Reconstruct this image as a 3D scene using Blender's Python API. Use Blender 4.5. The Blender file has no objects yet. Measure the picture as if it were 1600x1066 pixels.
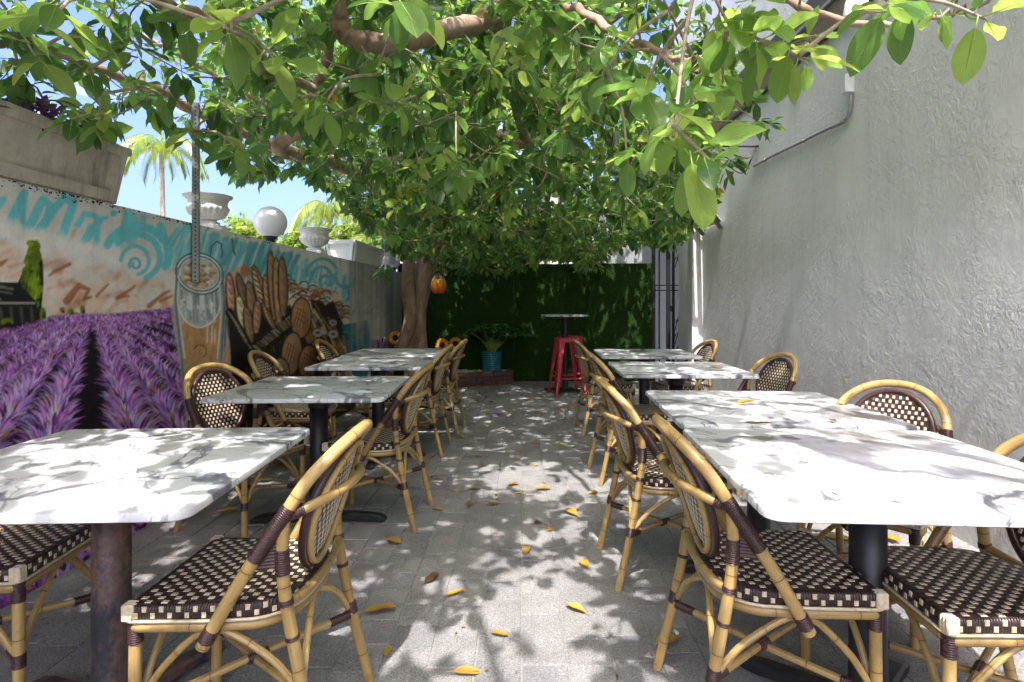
import bpy, math, random
import numpy as np
from mathutils import Vector, Matrix

R = math.radians
random.seed(7)
rng = np.random.default_rng(7)
scene = bpy.context.scene
COL = scene.collection

# ------------------------------------------------------------------ camera, light, exposure
CAMZ, F, CX, CY = 1.2, 900.0, 815.0, 476.0
cam_d = bpy.data.cameras.new("camera")
cam_d.sensor_width = 36.0
cam_d.lens = 36.0 * F / 1600.0
cam_d.shift_x = -(CX - 800.0) / 1600.0
cam_d.shift_y = -(533.0 - CY) / 1600.0
cam_d.clip_start = 0.02
cam_d.clip_end = 600
cam = bpy.data.objects.new("camera", cam_d)
cam.location = (0, 0, CAMZ)
cam.rotation_euler = (R(90), 0, 0)
COL.objects.link(cam)
scene.camera = cam

SUN = Vector((-0.022, -0.50, 0.86)).normalized()      # direction towards the sun
SUN_EL = math.asin(SUN.z)
SUN_ROT = math.atan2(SUN.x, SUN.y)                   # clockwise from +Y
world = bpy.data.worlds.new("World")
scene.world = world
world.use_nodes = True
wn, wl = world.node_tree.nodes, world.node_tree.links
wn.clear()
w_out = wn.new("ShaderNodeOutputWorld")
w_bg = wn.new("ShaderNodeBackground")
w_sky = wn.new("ShaderNodeTexSky")
w_sky.sky_type = 'NISHITA'
w_sky.sun_disc = False
w_sky.sun_elevation = SUN_EL
w_sky.sun_rotation = SUN_ROT
w_sky.dust_density = 6.5
w_sky.air_density = 0.75
w_sky.ozone_density = 3.0
w_bg.inputs['Strength'].default_value = 0.15
# loose fair-weather clouds all round the sky
w_tc = wn.new("ShaderNodeTexCoord")
w_map = wn.new("ShaderNodeMapping")
w_map.inputs['Scale'].default_value = (2.2, 2.2, 7.0)
w_no = wn.new("ShaderNodeTexNoise")
w_no.inputs['Scale'].default_value = 2.2
w_no.inputs['Detail'].default_value = 7
w_no.inputs['Roughness'].default_value = 0.55
w_rmp = wn.new("ShaderNodeValToRGB")
w_rmp.color_ramp.elements[0].position = 0.60
w_rmp.color_ramp.elements[1].position = 0.80
w_mix = wn.new("ShaderNodeMix")
w_mix.data_type = 'RGBA'
w_mix.inputs[7].default_value = (3.6, 3.7, 3.9, 1)
wl.new(w_tc.outputs['Generated'], w_map.inputs['Vector'])
wl.new(w_map.outputs[0], w_no.inputs['Vector'])
wl.new(w_no.outputs['Fac'], w_rmp.inputs['Fac'])
wl.new(w_rmp.outputs['Color'], w_mix.inputs[0])
w_hs = wn.new("ShaderNodeHueSaturation")
w_hs.inputs['Saturation'].default_value = 1.25
w_hs.inputs['Value'].default_value = 0.95
w_hs.inputs['Hue'].default_value = 0.518
wl.new(w_sky.outputs[0], w_hs.inputs['Color'])
wl.new(w_hs.outputs[0], w_mix.inputs[6])
wl.new(w_mix.outputs[2], w_bg.inputs['Color'])
wl.new(w_bg.outputs[0], w_out.inputs[0])

sun_d = bpy.data.lights.new("sun", 'SUN')
sun_d.energy = 2.0
sun_d.angle = R(0.6)
sun_d.color = (1.0, 0.96, 0.91)
sun = bpy.data.objects.new("sun", sun_d)
sun.rotation_euler = SUN.to_track_quat('Z', 'Y').to_euler()
COL.objects.link(sun)

scene.view_settings.view_transform = 'Standard'
scene.view_settings.look = 'None'
scene.view_settings.gamma = 1
scene.view_settings.use_curve_mapping = False
scene.view_settings.exposure = 2.25
try:
    scene.view_settings.use_white_balance = True
    scene.view_settings.white_balance_temperature = 6250
    scene.view_settings.white_balance_tint = 14
except Exception:
    pass
scene.render.engine = 'CYCLES'
try:
    scene.cycles.use_denoising = True
    scene.cycles.max_bounces = 10
    scene.cycles.diffuse_bounces = 7
    scene.cycles.transmission_bounces = 5
    scene.cycles.glossy_bounces = 3
    scene.cycles.sample_clamp_indirect = 8
except Exception:
    pass


def W(px, py, d):
    """photo pixel + distance -> world point"""
    return Vector(((px - CX) * d / F, d, CAMZ + (CY - py) * d / F))


def GP(px, py, z=0.0):
    """photo pixel on the level z -> world point"""
    d = F * (CAMZ - z) / (py - CY)
    return Vector(((px - CX) * d / F, d, z))


def s2l(c):
    c = np.asarray(c, dtype=float)
    return np.where(c <= 0.04045, c / 12.92, ((c + 0.055) / 1.055) ** 2.4)


# ------------------------------------------------------------------ materials
MATS = {}


class G:
    def __init__(self, name):
        self.m = bpy.data.materials.new(name)
        self.m.use_nodes = True
        self.t = self.m.node_tree
        self.n, self.l = self.t.nodes, self.t.links
        self.n.clear()
        self.out = self.n.new("ShaderNodeOutputMaterial")
        self.b = self.n.new("ShaderNodeBsdfPrincipled")
        self.l.new(self.b.outputs[0], self.out.inputs[0])
        MATS[name] = self.m
        self._tc = None

    def tc(self, k='Object'):
        if self._tc is None:
            self._tc = self.n.new("ShaderNodeTexCoord")
        return self._tc.outputs[k]

    def set(self, **k):
        for a, v in k.items():
            nm = {'rough': 'Roughness', 'metal': 'Metallic', 'col': 'Base Color', 'spec': 'Specular IOR Level', 'coat': 'Coat Weight',
                  'coatr': 'Coat Roughness', 'trans': 'Transmission Weight', 'emit': 'Emission Color', 'emits': 'Emission Strength',
                  'sss': 'Subsurface Weight'}[a]
            if hasattr(v, 'node') or hasattr(v, 'links'):
                self.l.new(v, self.b.inputs[nm])
            else:
                if a in ('col', 'emit') and len(v) == 3:
                    v = (*v, 1)
                self.b.inputs[nm].default_value = v
        return self

    def put(self, sock, v):
        if hasattr(v, 'links'):
            self.l.new(v, sock)
        elif isinstance(v, (tuple, list)) and len(v) == 3 and len(sock.default_value) == 4:
            sock.default_value = (*v, 1)
        else:
            sock.default_value = v

    def mapping(self, vec, scale=(1, 1, 1), rot=(0, 0, 0), loc=(0, 0, 0)):
        n = self.n.new("ShaderNodeMapping")
        n.inputs['Scale'].default_value = scale
        n.inputs['Rotation'].default_value = rot
        self.put(n.inputs['Location'], loc)
        self.l.new(vec, n.inputs['Vector'])
        return n.outputs[0]

    def noise(self, scale, detail=4, rough=0.55, vec=None, dist=0.0, col=False):
        n = self.n.new("ShaderNodeTexNoise")
        n.inputs['Scale'].default_value = scale
        n.inputs['Detail'].default_value = detail
        n.inputs['Roughness'].default_value = rough
        n.inputs['Distortion'].default_value = dist
        self.l.new(vec if vec is not None else self.tc(), n.inputs['Vector'])
        return n.outputs['Color' if col else 'Fac']

    def voro(self, scale, vec=None, feature='F1', out='Distance', rand=1.0):
        n = self.n.new("ShaderNodeTexVoronoi")
        n.feature = feature
        n.inputs['Scale'].default_value = scale
        n.inputs['Randomness'].default_value = rand
        self.l.new(vec if vec is not None else self.tc(), n.inputs['Vector'])
        return n.outputs[out]

    def math(self, op, a, b=None, c=None, clamp=False):
        n = self.n.new("ShaderNodeMath")
        n.operation = op
        n.use_clamp = clamp
        for i, v in enumerate((a, b, c)):
            if v is not None:
                self.put(n.inputs[i], v)
        return n.outputs[0]

    def ramp(self, fac, stops, interp='LINEAR'):
        n = self.n.new("ShaderNodeValToRGB")
        n.color_ramp.interpolation = interp
        e = n.color_ramp.elements
        while len(e) < len(stops):
            e.new(0.5)
        for i, (p, c) in enumerate(stops):
            e[i].position = p
            if not isinstance(c, (tuple, list)):
                c = (c, c, c)
            e[i].color = (*c, 1) if len(c) == 3 else c
        self.l.new(fac, n.inputs[0])
        return n.outputs[0]

    def mix(self, fac, a, b, mode='MIX'):
        n = self.n.new("ShaderNodeMix")
        n.data_type = 'RGBA'
        n.blend_type = mode
        self.put(n.inputs[0], fac)
        self.put(n.inputs[6], a)
        self.put(n.inputs[7], b)
        return n.outputs[2]

    def vadd(self, a, b, op='ADD'):
        n = self.n.new("ShaderNodeVectorMath")
        n.operation = op
        self.put(n.inputs[0], a)
        self.put(n.inputs[1], b)
        return n.outputs[0]

    def attr(self, name, out='Color'):
        n = self.n.new("ShaderNodeAttribute")
        n.attribute_name = name
        return n.outputs[out]

    def rand(self):
        n = self.n.new("ShaderNodeObjectInfo")
        return n.outputs['Random']

    def uv(self):
        n = self.n.new("ShaderNodeUVMap")
        n.uv_map = "UVMap"
        s = self.n.new("ShaderNodeSeparateXYZ")
        self.l.new(n.outputs[0], s.inputs[0])
        return n.outputs[0], s.outputs[0], s.outputs[1]

    def xyz(self, v):
        s = self.n.new("ShaderNodeSeparateXYZ")
        self.l.new(v, s.inputs[0])
        return s.outputs

    def bump(self, h, strength=0.3, dist=0.01, prev=None):
        n = self.n.new("ShaderNodeBump")
        n.inputs['Strength'].default_value = strength
        n.inputs['Distance'].default_value = dist
        self.l.new(h, n.inputs['Height'])
        if prev is not None:
            self.l.new(prev, n.inputs['Normal'])
        self.l.new(n.outputs[0], self.b.inputs['Normal'])
        return n.outputs[0]

    def geo(self, k='Position'):
        n = self.n.new("ShaderNodeNewGeometry")
        return n.outputs[k]


def simple(name, col, rough=0.6, var=0.15, scale=12, bump=0.0, bscale=60, metal=0.0, spec=0.5):
    g = G(name)
    n = g.noise(scale, 5, 0.6)
    c = g.ramp(n, [(0.25, tuple(x * (1 - var) for x in col)), (0.75, tuple(min(1, x * (1 + var)) for x in col))])
    g.set(col=c, rough=rough, metal=metal, spec=spec)
    if bump:
        g.bump(g.noise(bscale, 5, 0.6), bump, 0.01)
    return g.m


# bamboo poles: UV = (angle, metres along)
g = G("bamboo")
uvv, u, v = g.uv()
st = g.noise(1.0, 4, 0.6, g.mapping(uvv, (9, 5, 1)))
c = g.ramp(st, [(0.25, (0.30, 0.195, 0.065)), (0.55, (0.43, 0.295, 0.105)), (0.8, (0.53, 0.39, 0.17))])
pos = g.math('PINGPONG', g.math('ADD', v, 0.05), 0.105)
node = g.math('LESS_THAN', pos, 0.0011)
halo = g.ramp(pos, [(0.0, 0.62), (0.35, 1.0)])
c = g.mix(1.0, c, g.ramp(g.math('MULTIPLY', pos, 40.0, clamp=True), [(0.0, (0.85, 0.80, 0.72)), (0.4, (1, 1, 1))]), 'MULTIPLY')
c = g.mix(node, c, (0.06, 0.032, 0.012))
c = g.mix(g.math('MULTIPLY', g.noise(5, 3, 0.6), 0.35), c, (0.30, 0.17, 0.05))
c = g.mix(1.0, c, g.ramp(g.rand(), [(0.0, (0.80, 0.78, 0.76)), (1.0, (1.15, 1.15, 1.2))]), 'MULTIPLY')
c = g.mix(g.math('MULTIPLY', g.ramp(g.noise(30, 5, 0.7), [(0.58, 0.0), (0.66, 1.0)]), 0.5), c, (0.15, 0.09, 0.04))
g.set(col=c, rough=0.36, spec=0.45, coat=0.2, coatr=0.25)
g.bump(g.math('MULTIPLY', pos, 12.0, clamp=True), 0.25, 0.002)

g = G("brown_binding")
uvv, u, v = g.uv()
c = g.ramp(g.noise(1.0, 3, 0.6, g.mapping(uvv, (14, 160, 1))), [(0.3, (0.030, 0.012, 0.011)), (0.7, (0.075, 0.032, 0.030))])
g.set(col=c, rough=0.36, spec=0.5)

g = G("brown_weave")
x, y, z = g.xyz(g.tc())
wv = g.math('SINE', g.math('MULTIPLY', x, 900.0))
wv2 = g.math('SINE', g.math('MULTIPLY', y, 300.0))
c = g.ramp(g.noise(60, 3, 0.6), [(0.3, (0.018, 0.009, 0.008)), (0.7, (0.055, 0.028, 0.024))])
g.set(col=c, rough=0.38, spec=0.5)
g.bump(g.math('ADD', wv, wv2), 0.5, 0.0012)

g = G("cream_weave")
c = g.ramp(g.noise(70, 4, 0.6), [(0.3, (0.50, 0.40, 0.26)), (0.7, (0.74, 0.64, 0.46))])
g.set(col=c, rough=0.42)
g.bump(g.noise(160, 2), 0.2, 0.002)

# marble laminate
g = G("marble_top")
rnd = g.rand()
off = g.n.new("ShaderNodeCombineXYZ")
g.l.new(g.math('MULTIPLY', rnd, 37.0), off.inputs[0])
g.l.new(g.math('MULTIPLY', rnd, 91.0), off.inputs[1])
p = g.vadd(g.tc(), off.outputs[0])
st = g.mapping(g.mapping(p, (1, 1, 1), (0, 0, R(-38))), (1.9, 0.85, 1.0))
warp = g.noise(2.4, 8, 0.62, st, col=True)
wp = g.vadd(st, g.vadd(g.vadd(warp, (0.5, 0.5, 0.5), 'SUBTRACT'), (0.55, 0.55, 0.55), 'MULTIPLY'))
def ridge(vec, scale, wlo, whi, wscale, seed, pw, dist):
    n_ = g.noise(scale, 7, 0.52, g.mapping(vec, (1, 1, 1), (0, 0, 0), (seed, seed * 1.7, 0)), dist)
    a_ = g.math('ABSOLUTE', g.math('SUBTRACT', n_, 0.5))
    w_ = g.ramp(g.noise(wscale, 3, 0.5, g.mapping(vec, (1, 1, 1), (0, 0, 0), (seed * 3.1, 5, 0))), [(0.40, wlo), (0.66, whi)])
    return g.math('POWER', g.math('SUBTRACT', 1.0, g.math('DIVIDE', a_, w_), clamp=True), pw)
vein = ridge(st, 1.15, 0.006, 0.042, 2.0, 1.3, 0.22, 0.8)
fine = g.math('MULTIPLY', ridge(st, 2.3, 0.004, 0.022, 3.0, 4.7, 0.4, 1.2), 0.75)
fine2 = g.math('MULTIPLY', ridge(st, 5.5, 0.0005, 0.012, 2.0, 8.2, 0.6, 1.5), 0.40)
fine = g.math('MAXIMUM', fine, fine2)
veins = g.math('MAXIMUM', vein, fine)
base = g.ramp(g.noise(2.2, 4, 0.6, st), [(0.3, (0.55, 0.55, 0.56)), (0.6, (0.62, 0.62, 0.62))])
grey = g.ramp(g.noise(30, 4, 0.6, p), [(0.3, (0.06, 0.06, 0.078)), (0.7, (0.15, 0.15, 0.175))])
c = g.mix(g.math('MULTIPLY', veins, 0.92), base, grey)
g.set(col=c, rough=0.30, spec=0.4)

# black pedestal with rust
g = G("black_metal")
g.set(col=g.ramp(g.noise(25, 4), [(0.3, (0.010, 0.010, 0.012)), (0.7, (0.022, 0.022, 0.024))]), rough=0.42, spec=0.5)
g = G("rusty_metal")
rn = g.noise(9, 7, 0.7, g.mapping(g.tc(), (1, 1, 0.5)))
rm = g.ramp(rn, [(0.42, 0.0), (0.52, 1.0)])
c = g.mix(rm, g.ramp(g.noise(60, 5, 0.7), [(0.3, (0.012, 0.014, 0.020)), (0.7, (0.035, 0.036, 0.042))]),
          g.ramp(g.noise(40, 5, 0.7), [(0.3, (0.075, 0.042, 0.034)), (0.7, (0.17, 0.10, 0.08))]))
g.set(col=c, rough=0.55)
g.bump(rn, 0.2, 0.003)

# pavers
g = G("paver_concrete")
ptn = g.attr("tint", 'Fac')
sp = g.noise(210, 3, 0.65, g.geo())
sp2 = g.noise(120, 3, 0.7, g.geo())
big = g.noise(3.1, 7, 0.65, g.geo())
c = g.ramp(sp, [(0.32, (0.07, 0.07, 0.074)), (0.50, (0.21, 0.21, 0.21)), (0.66, (0.52, 0.51, 0.49))])
c = g.mix(0.55, c, g.ramp(sp2, [(0.3, (0.17, 0.17, 0.172)), (0.7, (0.33, 0.325, 0.315))]))
c = g.mix(1.0, c, g.ramp(big, [(0.3, (0.70, 0.69, 0.68)), (0.7, (1.15, 1.13, 1.09))]), 'MULTIPLY')
c = g.mix(g.math('MULTIPLY', g.ramp(g.noise(17, 6, 0.7, g.geo()), [(0.58, 0.0), (0.70, 1.0)]), 0.35), c, (0.09, 0.08, 0.065))
tn = g.n.new("ShaderNodeObjectInfo")
c = g.mix(1.0, c, g.ramp(ptn, [(0.0, (0.88, 0.88, 0.90)), (1.0, (1.12, 1.11, 1.08))]), 'MULTIPLY')
g.set(col=c, rough=0.85, spec=0.25)
g.bump(g.math('ADD', sp, sp2), 0.7, 0.004)

g = G("joint_sand")
c = g.ramp(g.noise(150, 4, 0.7, g.geo()), [(0.3, (0.13, 0.125, 0.12)), (0.7, (0.36, 0.35, 0.33))])
g.set(col=c, rough=0.95, spec=0.1)

# stucco
g = G("grey_stucco")
P = g.geo()
m1 = g.mapping(P, (1, 1, 1))
n1 = g.noise(5, 7, 0.62, m1, 0.7)
n2 = g.noise(17, 6, 0.6, g.mapping(P, (1, 1.0, 0.8)), 2.2)
n3 = g.voro(15, g.vadd(m1, g.vadd(g.noise(14, 3, 0.6, m1, col=True), (0.25, 0.25, 0.25), 'MULTIPLY')), 'SMOOTH_F1')
rid = g.ramp(n2, [(0.50, 0.0), (0.60, 1.0)])
h = g.math('ADD', g.math('MULTIPLY', rid, 0.6), g.math('MULTIPLY', n3, 0.8))
patch = g.ramp(g.noise(2.2, 3, 0.5, m1), [(0.40, 0.10), (0.62, 1.0)])
h = g.math('ADD', g.math('MULTIPLY', h, patch), g.math('MULTIPLY', n1, 0.6))
big = g.noise(1.3, 5, 0.6, m1)
c = g.ramp(big, [(0.3, (0.60, 0.59, 0.57)), (0.7, (0.72, 0.71, 0.69))])
x, y, z = g.xyz(P)
streak = g.noise(1.0, 5, 0.65, g.mapping(P, (5, 5, 0.7)))
low = g.ramp(g.math('SUBTRACT', 1.0, g.math('DIVIDE', z, 1.0), clamp=True), [(0.0, 0.0), (1.0, 1.0)])
c = g.mix(g.math('MULTIPLY', g.math('MULTIPLY', low, 0.55), g.ramp(streak, [(0.35, 0.0), (0.65, 1.0)])), c, (0.26, 0.22, 0.17))
c = g.mix(g.math('MULTIPLY', g.ramp(g.noise(14, 6, 0.7, m1), [(0.6, 0.0), (0.72, 1.0)]), 0.22), c, (0.24, 0.23, 0.22))
c = g.mix(g.math('MULTIPLY', g.ramp(g.noise(1.0, 6, 0.7, g.mapping(P, (7, 7, 0.35))), [(0.52, 0.0), (0.75, 1.0)]), 0.28), c, (0.33, 0.32, 0.30))
c = g.mix(g.math('MULTIPLY', g.ramp(g.noise(52, 4, 0.7, m1), [(0.70, 0.0), (0.75, 1.0)]), 0.5), c, (0.20, 0.18, 0.16))
g.set(col=c, rough=0.72, spec=0.3)
g.bump(h, 0.5, 0.013)

g = G("pale_stucco")
P = g.geo()
c = g.ramp(g.noise(3, 5, 0.6, P), [(0.3, (0.60, 0.60, 0.59)), (0.7, (0.72, 0.72, 0.71))])
g.set(col=c, rough=0.8)
g.bump(g.noise(40, 5, 0.6, P), 0.3, 0.006)
g = G("house_wall")
P = g.geo()
g.set(col=g.ramp(g.noise(2, 5, 0.6, P), [(0.3, (0.40, 0.42, 0.47)), (0.7, (0.50, 0.52, 0.56))]), rough=0.85)
g.bump(g.noise(30, 5, 0.6, P), 0.2, 0.006)

# mural wall (bare plaster elsewhere)
g = G("wall_plaster")
P = g.geo()
c = g.ramp(g.noise(3, 6, 0.65, P), [(0.3, (0.33, 0.32, 0.31)), (0.7, (0.46, 0.45, 0.44))])
st = g.noise(1.0, 6, 0.7, g.mapping(P, (9, 9, 0.6)))
c = g.mix(g.math('MULTIPLY', g.ramp(st, [(0.5, 0), (0.7, 1)]), 0.5), c, (0.16, 0.15, 0.14))
g.set(col=c, rough=0.85)
g.bump(g.noise(30, 5, 0.6, P), 0.25, 0.006)
g = G("mural_paint")
P = g.geo()
c = g.attr("paint")
c = g.mix(1.0, c, g.ramp(g.noise(5, 6, 0.7, P), [(0.3, (0.86, 0.86, 0.86)), (0.7, (1.1, 1.1, 1.1))]), 'MULTIPLY')
st = g.noise(1.0, 6, 0.7, g.mapping(P, (12, 12, 0.5)))
x, y, z = g.xyz(P)
top = g.math('MULTIPLY', g.math('SUBTRACT', z, 1.25), 2.2, clamp=True)
c = g.mix(g.math('MULTIPLY', g.math('MULTIPLY', g.ramp(st, [(0.50, 0), (0.72, 1)]), top), 0.45), c, (0.10, 0.095, 0.09))
g.set(col=c, rough=0.62, spec=0.3)
g.bump(g.noise(45, 5, 0.6, P), 0.22, 0.004)

g = G("old_concrete")
P = g.geo()
c = g.ramp(g.noise(6, 7, 0.7, P), [(0.3, (0.33, 0.28, 0.235)), (0.7, (0.60, 0.54, 0.475))])
st = g.noise(1.0, 6, 0.7, g.mapping(P, (14, 14, 1.0)))
c = g.mix(g.math('MULTIPLY', g.ramp(st, [(0.5, 0), (0.72, 1)]), 0.6), c, (0.10, 0.085, 0.07))
g.set(col=c, rough=0.9)
g.bump(g.noise(70, 5, 0.7, P), 0.35, 0.004)
g = G("cast_stone")
P = g.geo()
c = g.ramp(g.noise(9, 6, 0.65, P), [(0.3, (0.54, 0.53, 0.51)), (0.7, (0.70, 0.69, 0.67))])
g.set(col=c, rough=0.8)
g.bump(g.noise(80, 5, 0.7, P), 0.2, 0.003)
simple("white_cap", (0.75, 0.75, 0.74), 0.7, 0.08, 8, 0.1)
simple("dirt_black", (0.03, 0.025, 0.02), 0.95, 0.4, 30, 0.4)
simple("wood_trim", (0.19, 0.125, 0.075), 0.6, 0.3, 14, 0.3, 60)
simple("grey_soffit", (0.27, 0.28, 0.28), 0.7, 0.1, 8, 0.1)
simple("dark_fascia", (0.07, 0.065, 0.06), 0.6, 0.3, 14)
simple("zinc_pipe", (0.30, 0.30, 0.31), 0.4, 0.25, 30, 0.1, metal=0.5)
simple("white_plastic", (0.66, 0.67, 0.67), 0.4, 0.06, 12)
simple("lens_black", (0.01, 0.01, 0.01), 0.15, 0.1, 12)
simple("white_enamel", (0.78, 0.78, 0.79), 0.3, 0.04, 12)
g = G("opal_glass")
g.set(col=(0.74, 0.74, 0.80), rough=0.18, sss=0.15)
simple("galvanised", (0.17, 0.19, 0.175), 0.45, 0.25, 40, 0.1, metal=0.4)
simple("hole_dark", (0.01, 0.01, 0.01), 0.9)
simple("iron_black", (0.012, 0.012, 0.013), 0.45, 0.3, 30)
g = G("red_metal")
rn = g.noise(18, 6, 0.7)
g.set(col=g.mix(g.ramp(rn, [(0.60, 0), (0.68, 1)]), g.ramp(g.noise(6, 4), [(0.3, (0.46, 0.035, 0.055)), (0.7, (0.60, 0.055, 0.075))]), (0.22, 0.03, 0.03)), rough=0.38)
g = G("teal_glaze")
x, y, z = g.xyz(g.tc())
rg = g.math('SINE', g.math('MULTIPLY', z, 190.0))
c = g.ramp(g.math('ADD', g.math('MULTIPLY', rg, 0.3), g.noise(12, 4)), [(0.2, (0.008, 0.10, 0.14)), (0.8, (0.03, 0.27, 0.32))])
g.set(col=c, rough=0.25)
g.bump(rg, 0.4, 0.004)
g = G("brick_clay")
oi = g.rand()
P = g.geo()
c = g.ramp(g.noise(40, 5, 0.7, P), [(0.3, (0.10, 0.048, 0.042)), (0.7, (0.23, 0.115, 0.10))])
c = g.mix(1.0, c, g.ramp(oi, [(0.0, (0.7, 0.75, 0.8)), (1.0, (1.35, 1.2, 1.15))]), 'MULTIPLY')
g.set(col=c, rough=0.9)
g.bump(g.noise(90, 4, 0.7, P), 0.4, 0.004)
simple("mortar", (0.22, 0.20, 0.19), 0.95, 0.2, 30, 0.3)
g = G("white_gravel")
g.set(col=g.ramp(g.attr("tint", 'Fac'), [(0, (0.40, 0.38, 0.36)), (1, (0.82, 0.80, 0.78))]), rough=0.8)
g = G("soil")
g.set(col=g.ramp(g.noise(60, 5, 0.7), [(0.3, (0.03, 0.022, 0.016)), (0.7, (0.10, 0.075, 0.055))]), rough=0.95)
g = G("turf_green")
c = g.ramp(g.noise(3.5, 4, 0.6, g.geo()), [(0.3, (0.018, 0.048, 0.009)), (0.7, (0.038, 0.088, 0.016))])
c = g.mix(1.0, c, g.ramp(g.attr("tint", 'Fac'), [(0, (0.5, 0.5, 0.5)), (1, (1.6, 1.6, 1.4))]), 'MULTIPLY')
g.set(col=c, rough=0.7, spec=0.2)
g = G("turf_back")
g.set(col=g.ramp(g.noise(160, 3, 0.7, g.geo()), [(0.3, (0.010, 0.028, 0.005)), (0.7, (0.030, 0.070, 0.012))]), rough=0.9, spec=0.1)
g = G("bark")
uvv, u, v = g.uv()
P = g.geo()
n = g.noise(7, 7, 0.65, g.mapping(P, (1, 1, 0.45)), 0.6)
c = g.ramp(n, [(0.3, (0.16, 0.10, 0.07)), (0.5, (0.34, 0.22, 0.16)), (0.72, (0.50, 0.37, 0.28))])
c = g.mix(g.ramp(g.noise(1.6, 3, 0.6, P), [(0.45, 0.0), (0.65, 0.5)]), c, (0.24, 0.21, 0.17))
ring = g.noise(1.0, 3, 0.6, g.mapping(uvv, (2, 55, 1)))
g.set(col=c, rough=0.85, spec=0.25)
g.bump(g.math('ADD', n, g.math('MULTIPLY', ring, 0.35)), 0.7, 0.012)
g = G("twig_bark")
P = g.geo()
g.set(col=g.ramp(g.noise(30, 4, 0.6, P), [(0.3, (0.17, 0.12, 0.08)), (0.7, (0.40, 0.33, 0.24))]), rough=0.8)
g = G("green_stem")
g.set(col=g.ramp(g.noise(30, 4, 0.6), [(0.3, (0.20, 0.30, 0.05)), (0.7, (0.36, 0.45, 0.10))]), rough=0.5)


def leaf_mat(name, stops, tstops, tw=0.5, rough=0.24, veins=True, spec=0.6):
    """leaf blade: attribute 'tint' chooses the colour, UV carries midrib and veins; part of the light comes through"""
    g = G(name)
    tint = g.attr("tint", 'Fac')
    uvv, u, v = g.uv()
    c = g.ramp(tint, stops)
    t = g.ramp(tint, tstops)
    blot = g.noise(22, 4, 0.6, g.geo())
    c = g.mix(1.0, c, g.ramp(blot, [(0.3, (0.82, 0.84, 0.8)), (0.7, (1.18, 1.12, 1.1))]), 'MULTIPLY')
    if veins:
        au = g.math('ABSOLUTE', u)
        rib = g.math('LESS_THAN', au, 0.035)
        sv = g.math('SINE', g.math('MULTIPLY', g.math('SUBTRACT', v, g.math('MULTIPLY', au, 0.35)), 95.0))
        sv = g.math('MULTIPLY', g.ramp(sv, [(0.75, 0.0), (1.0, 1.0)]), 0.5)
        k = g.math('MAXIMUM', g.math('MULTIPLY', rib, 0.6), sv)
        c = g.mix(k, c, g.mix(0.5, t, (0.55, 0.62, 0.22)))
        g.bump(g.math('ADD', g.math('MULTIPLY', rib, -0.6), g.math('MULTIPLY', sv, -1.0)), 0.9, 0.004)
    under = g.mix(0.40, c, (0.15, 0.21, 0.08))
    bf = g.geo('Backfacing')
    c2 = g.mix(bf, c, under)
    spot = g.ramp(g.noise(48, 5, 0.7, g.geo()), [(0.64, 0.0), (0.70, 1.0)])
    c2 = g.mix(g.math('MULTIPLY', spot, 0.45), c2, (0.20, 0.17, 0.04))
    rr = g.math('ADD', rough, g.math('MULTIPLY', bf, 0.22))
    g.set(col=c2, rough=rr, spec=spec)
    tr = g.n.new("ShaderNodeBsdfTranslucent")
    g.l.new(t, tr.inputs['Color'])
    ms = g.n.new("ShaderNodeMixShader")
    ms.inputs[0].default_value = tw
    g.l.new(g.b.outputs[0], ms.inputs[1])
    g.l.new(tr.outputs[0], ms.inputs[2])
    g.l.new(ms.outputs[0], g.out.inputs[0])
    return g.m


leaf_mat("ficus_leaf",
         [(0.0, (0.018, 0.065, 0.014)), (0.4, (0.045, 0.130, 0.022)), (0.85, (0.14, 0.28, 0.035)), (0.95, (0.26, 0.34, 0.05)), (1.0, (0.55, 0.26, 0.03))],
         [(0.0, (0.10, 0.24, 0.05)), (0.4, (0.22, 0.42, 0.07)), (0.85, (0.52, 0.72, 0.13)), (0.95, (0.64, 0.72, 0.15)), (1.0, (0.80, 0.42, 0.05))])
leaf_mat("far_leaf",
         [(0.0, (0.05, 0.11, 0.015)), (0.6, (0.13, 0.21, 0.03)), (1.0, (0.24, 0.27, 0.05))],
         [(0.0, (0.16, 0.30, 0.03)), (0.6, (0.33, 0.44, 0.06)), (1.0, (0.48, 0.48, 0.09))], veins=False)
leaf_mat("pot_leaf", [(0.0, (0.02, 0.09, 0.03)), (1.0, (0.08, 0.22, 0.07))], [(0.0, (0.03, 0.12, 0.02)), (1.0, (0.08, 0.25, 0.04))], 0.2, 0.25, False)
leaf_mat("purple_leaf", [(0.0, (0.06, 0.015, 0.07)), (1.0, (0.20, 0.06, 0.22))], [(0.0, (0.12, 0.03, 0.12)), (1.0, (0.3, 0.08, 0.3))], 0.3, 0.45, False)
leaf_mat("dry_leaf",
         [(0.0, (0.12, 0.05, 0.022)), (0.35, (0.27, 0.15, 0.05)), (0.7, (0.52, 0.32, 0.045)), (1.0, (0.50, 0.42, 0.11))],
         [(0.0, (0.2, 0.07, 0.02)), (0.35, (0.4, 0.2, 0.05)), (0.7, (0.7, 0.4, 0.04)), (1.0, (0.6, 0.5, 0.1))], 0.15, 0.5)
leaf_mat("petal", [(0.0, (0.70, 0.26, 0.01)), (1.0, (0.85, 0.40, 0.02))], [(0.0, (0.8, 0.3, 0.01)), (1.0, (0.9, 0.45, 0.03))], 0.3, 0.6, False)
simple("sunflower_heart", (0.018, 0.010, 0.006), 0.9, 0.4, 90, 0.6)
g = G("lantern_glass")
x, y, z = g.xyz(g.tc())
g.set(col=g.ramp(g.math('MULTIPLY', z, 4.5), [(0.0, (0.80, 0.06, 0.012)), (0.35, (0.85, 0.22, 0.015)), (0.9, (0.9, 0.50, 0.03))]), rough=0.3, sss=0.1)
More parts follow.
